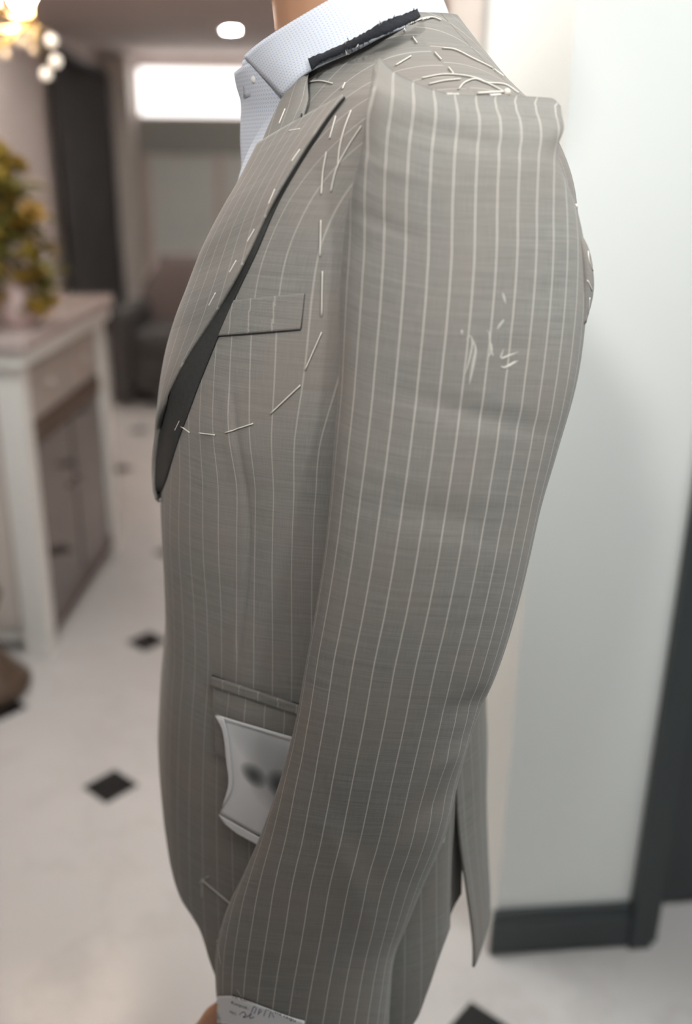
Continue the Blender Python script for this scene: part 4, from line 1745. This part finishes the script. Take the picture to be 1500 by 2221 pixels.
def hand(Wp, d_, a_, n_):
    """wrist, finger direction, thumb side, back-of-hand direction"""
    B.cap(Wp - d_ * 0.02, Wp + d_ * 0.02, 0.026, 0.027, sx=0.8, axis=n_)
    offs = (0.032, 0.011, -0.010, -0.030)
    lens = ((0.042, 0.025, 0.020), (0.046, 0.029, 0.021), (0.042, 0.026, 0.020), (0.033, 0.020, 0.018))
    kn = (0.088, 0.092, 0.087, 0.078)
    for q in range(4):
        base = Wp + a_ * (offs[q] * 0.62) + d_ * 0.015
        knu = Wp + a_ * offs[q] + d_ * kn[q] + n_ * 0.003
        B.cap(base, knu, 0.016, 0.0115, 12)
        B.cap(base - n_ * 0.010, knu - n_ * 0.008, 0.014, 0.010, 12)
        p, dd = knu, d_.copy()
        ang_ = 0.22
        r = 0.0098 if q < 3 else 0.0085
        for s in range(3):
            ang_ += (0.16, 0.30, 0.26)[s]
            dd = (d_ * cos(ang_) - n_ * sin(ang_)).normalized()
            e = p + dd * lens[q][s]
            B.cap(p, e, r * (1 - 0.08 * s), r * (0.93 - 0.09 * s), 12)
            p = e
    t0 = Wp + d_ * 0.018 + a_ * 0.018 - n_ * 0.006
    t1 = Wp + d_ * 0.055 + a_ * 0.050 - n_ * 0.014
    t2 = t1 + (d_ * 0.9 + a_ * 0.25 - n_ * 0.25).normalized() * 0.034
    t3 = t2 + (d_ * 0.97 - a_ * 0.05 - n_ * 0.25).normalized() * 0.026
    B.cap(t0, t1, 0.019, 0.0125, 12)
    B.cap(t1, t2, 0.0118, 0.0105, 12)
    B.cap(t2, t3, 0.0105, 0.0082, 12)


sh = W(-0.06, 0.16, 1.385)
el = at(905, 1230, 0.655)
wr = at(590, 2150, 0.668)
B.cap(sh, el, 0.050, 0.042, 16)
B.cap(el, wr, 0.042, 0.027, 16)
hd = (at(556, 2330, 0.672) - wr).normalized()
ha = (FV - hd * FV.dot(hd)).normalized()
hn = hd.cross(ha)
if hn.y > 0:
    hn = -hn
hand(wr, hd, ha, hn)


def mirror_pt(P):
    f, l, z = loc(P)
    f -= 0.07 * smooth(1.40, 0.75, z) + 0.02
    return W(f, -l - 0.004, z)


B.cap(mirror_pt(sh), mirror_pt(el), 0.050, 0.042, 16)
B.cap(mirror_pt(el), mirror_pt(wr), 0.042, 0.027, 16)
wr2 = mirror_pt(wr)
hd2 = (hd - LV * 2 * hd.dot(LV)).normalized()
ha2 = (FV - hd2 * FV.dot(hd2)).normalized()
hn2 = hd2.cross(ha2)
if hn2.dot(LV) > 0:
    hn2 = -hn2
hand(wr2, hd2, ha2, hn2)
# hips and legs (inside the trousers)
LEGF = 0.035
for s in (-1, 1):
    B.cap(W(0.012, s * 0.07, 0.88), W(LEGF, s * 0.085, 0.50), 0.080, 0.056, 16)
    B.cap(W(LEGF, s * 0.085, 0.50), W(LEGF - 0.015, s * 0.09, 0.09), 0.055, 0.038, 16)
body = B.build('body', M['skin'], 0.0048, 5, person)
for s in (-1, 1):
    ball('eye', HW(0.0825, s * 0.031, 1.687), 0.0115, M['eye_white'], person, 14)
    ball('iris', HW(0.0895, s * 0.0315, 1.687), 0.0052, M['iris'], person, 10)
# hair cap
hrows = []
for i in range(16):
    ph = lerp(0.02, 2.05, i / 15)
    row = []
    for k in range(32):
        a = 2 * pi * k / 32
        lim = lerp(1.15, 2.1, smooth(-0.6, 0.5, -cos(a)))
        p_ = min(ph, lim) if i < 15 else min(ph, lim)
        r = 0.0905 + 0.003 * pnoise(Vector((cos(a) * 3, sin(a) * 3, p_ * 3)))
        row.append(HW(0.005 + 1.04 * r * sin(p_) * cos(a), 0.93 * r * sin(p_) * sin(a), 1.716 + r * cos(p_) * 0.98))
    hrows.append(row)
grid_mesh('hair', hrows, M['hair'], closed=True, parent=person, thick=0.006)

# ---------------------------------------------------------------- shirt
shirt = empty('shirt', W(0, 0, 0.9), person)
shirt.location = W(0, 0, 0.9) - W(0, 0, 0)
bpy.context.view_layer.update()
shirt['label'] = 'pale blue shirt with tiny woven dashes'
rows, uvs = [], []
for i in range(70):
    v = lerp(0.84, 1.535, i / 69)
    row, ur = [], []
    for j in range(96):
        t = 2 * pi * j / 96
        P = torso(t, v, -0.016)
        f, l, z = loc(P)
        # shirt front stands up to the collar
        k = smooth(1.36, 1.50, v)
        if cos(t) > 0:
            P = P + FV * (0.016 * k * cos(t))
        row.append(P)
        ur.append((arc_u(t if t <= pi else t - 2 * pi), P.z))
    rows.append(row)
    uvs.append(ur)
grid_mesh('shirt_body', rows, M['shirt'], uvs, closed=True, parent=shirt)


def band(name, top, bot, nr, nc, mat, thick, bulge=0.0, pull_l=True):
    """collar half given on the near side in the photo frame, mirrored to the far side about the body's middle plane"""
    tp = spline([Vector(at(*q)) for q in top], nc)
    bt_ = spline([Vector(at(*q)) for q in bot], nc)
    near = []
    for i in range(nr):
        s = i / (nr - 1)
        row = []
        for j in range(nc):
            p = tp[j].lerp(bt_[j], s)
            f, l, z = loc(p)
            row.append((f, l, z, bulge * sin(pi * s)))
        near.append(row)
    rows, uvs = [], []
    for i in range(nr):
        row = []
        cen = near[i][-1]
        for (f, l, z, bl) in near[i]:
            row.append(W(f, l + bl, z))
        for (f, l, z, bl) in near[i][::-1][1:]:
            row.append(W(f, -l - bl + 2 * cen[1], z))
        uv = []
        acc_ = 0.0
        for j in range(len(row)):
            if j:
                acc_ += (row[j] - row[j - 1]).length
            uv.append((acc_, 0.06 * i / (nr - 1)))
        rows.append(row)
        uvs.append(uv)
    return grid_mesh(name, rows, mat, uvs, parent=shirt, thick=thick, off=0.0)


leaf_top = [(529, 123, 0.838), (556, 99, 0.818), (590, 75, 0.802), (650, 38, 0.788), (720, -2, 0.784), (800, -40, 0.798), (880, -66, 0.832), (925, -76, 0.873)]
leaf_bot = [(614, 212, 0.789), (634, 188, 0.779), (655, 165, 0.773), (700, 140, 0.768), (770, 110, 0.765), (850, 70, 0.772), (925, 50, 0.805), (975, 42, 0.873)]
lf_ = band('collar_leaf', leaf_top, leaf_bot, 12, 40, M['shirt'], 0.002, 0.003)
st_top = [(527, 134, 0.846), (560, 108, 0.822), (600, 80, 0.808), (655, 45, 0.796), (725, 5, 0.792), (800, -34, 0.804), (880, -60, 0.836), (920, -70, 0.873)]
st_bot = [(530, 212, 0.850), (560, 205, 0.830), (605, 190, 0.812), (660, 160, 0.798), (730, 120, 0.790), (810, 90, 0.798), (890, 60, 0.825), (955, 50, 0.873)]
band('collar_stand', st_top, st_bot, 8, 40, M['shirt'], 0.002, 0.001)
# shirt front between collar and lapel, with placket edge
SF = [(508, 158, 0.862), (514, 190, 0.864), (523, 222, 0.864), (522, 300, 0.862), (524, 372, 0.858), (515, 430, 0.856)]
SB = [(560, 130, 0.825), (610, 190, 0.803), (632, 215, 0.800), (640, 300, 0.800), (640, 400, 0.800), (620, 460, 0.80)]
a_ = spline([Vector(at(*q)) for q in SF], 30)
b2 = spline([Vector(at(*q)) for q in SB], 30)
rows, uvs = [], []
for i in range(30):
    fr_ = loc(a_[i])
    near_ = []
    for j in range(16):
        s = j / 15
        p = a_[i].lerp(b2[i], s) + Vector((0, -0.008, 0)) * sin(pi * s)
        near_.append(loc(p))
    row = [W(*q) for q in near_[::-1]] + [W(q[0], -q[1] + 2 * near_[0][1], q[2]) for q in near_[1:]]
    rows.append(row)
    acc_ = 0.0
    ur = []
    for j in range(len(row)):
        if j:
            acc_ += (row[j] - row[j - 1]).length
        ur.append((acc_, row[j].z))
    uvs.append(ur)
grid_mesh('shirt_front', rows, M['shirt'], uvs, parent=shirt, thick=0.0015)
bpos = at(556, 172, 0.8275)
ball('collar_button', bpos, 0.0050, M['button'], shirt, 14, (1, 0.5, 0.7))

# ---------------------------------------------------------------- trousers and shoes
Tt = Blob()
for s in (-1, -0.3, 0.3, 1):
    Tt.cap(W(0.01, s * 0.075, 1.00), W(0.012, s * 0.075, 0.80), 0.090, 0.092, 16)
for s in (-1, 1):
    Tt.cap(W(0.015, s * 0.072, 0.82), W(LEGF, s * 0.085, 0.48), 0.088, 0.072, 18)
    Tt.cap(W(LEGF, s * 0.085, 0.48), W(LEGF - 0.01, s * 0.095, 0.11), 0.072, 0.068, 18)
    Tt.cap(W(LEGF - 0.01, s * 0.095, 0.11), W(LEGF - 0.006, s * 0.095, 0.075), 0.072, 0.066, 18)
tr = Tt.build('trousers', M['cloth'], 0.008, 4, person)
ul = tr.data.uv_layers.new(name='UVMap')
vco = [v.co for v in tr.data.vertices]
for lp in tr.data.loops:
    f, l, z = loc(tr.matrix_world @ vco[lp.vertex_index]) if False else loc(vco[lp.vertex_index])
    ul.data[lp.index].uv = (l, z)
for s in (-1, 1):
    rows = []
    for i in range(14):
        k = i / 13
        f = lerp(-0.10, 0.19, k)
        wdt = interp([(0, 0.022), (0.12, 0.036), (0.4, 0.036), (0.7, 0.050), (0.9, 0.040), (1, 0.012)], k)
        hgt = interp([(0, 0.05), (0.15, 0.075), (0.4, 0.088), (0.65, 0.060), (0.9, 0.040), (1, 0.020)], k)
        rows.append([W(f, s * 0.095 + wdt * cos(a) * (1 if sin(a) > 0 else 1.05), max(0.001, hgt * (0.5 + 0.5 * sin(a)) if sin(a) > -0.3 else 0.001)) for a in [2 * pi * q / 24 for q in range(24)]])
    so = grid_mesh('shoe', rows, M['shoe'], closed=True, parent=person)
    bm = bmesh.new(); bm.from_mesh(so.data)
    bmesh.ops.holes_fill(bm, edges=[e for e in bm.edges if e.is_boundary])
    bm.to_mesh(so.data); bm.free()
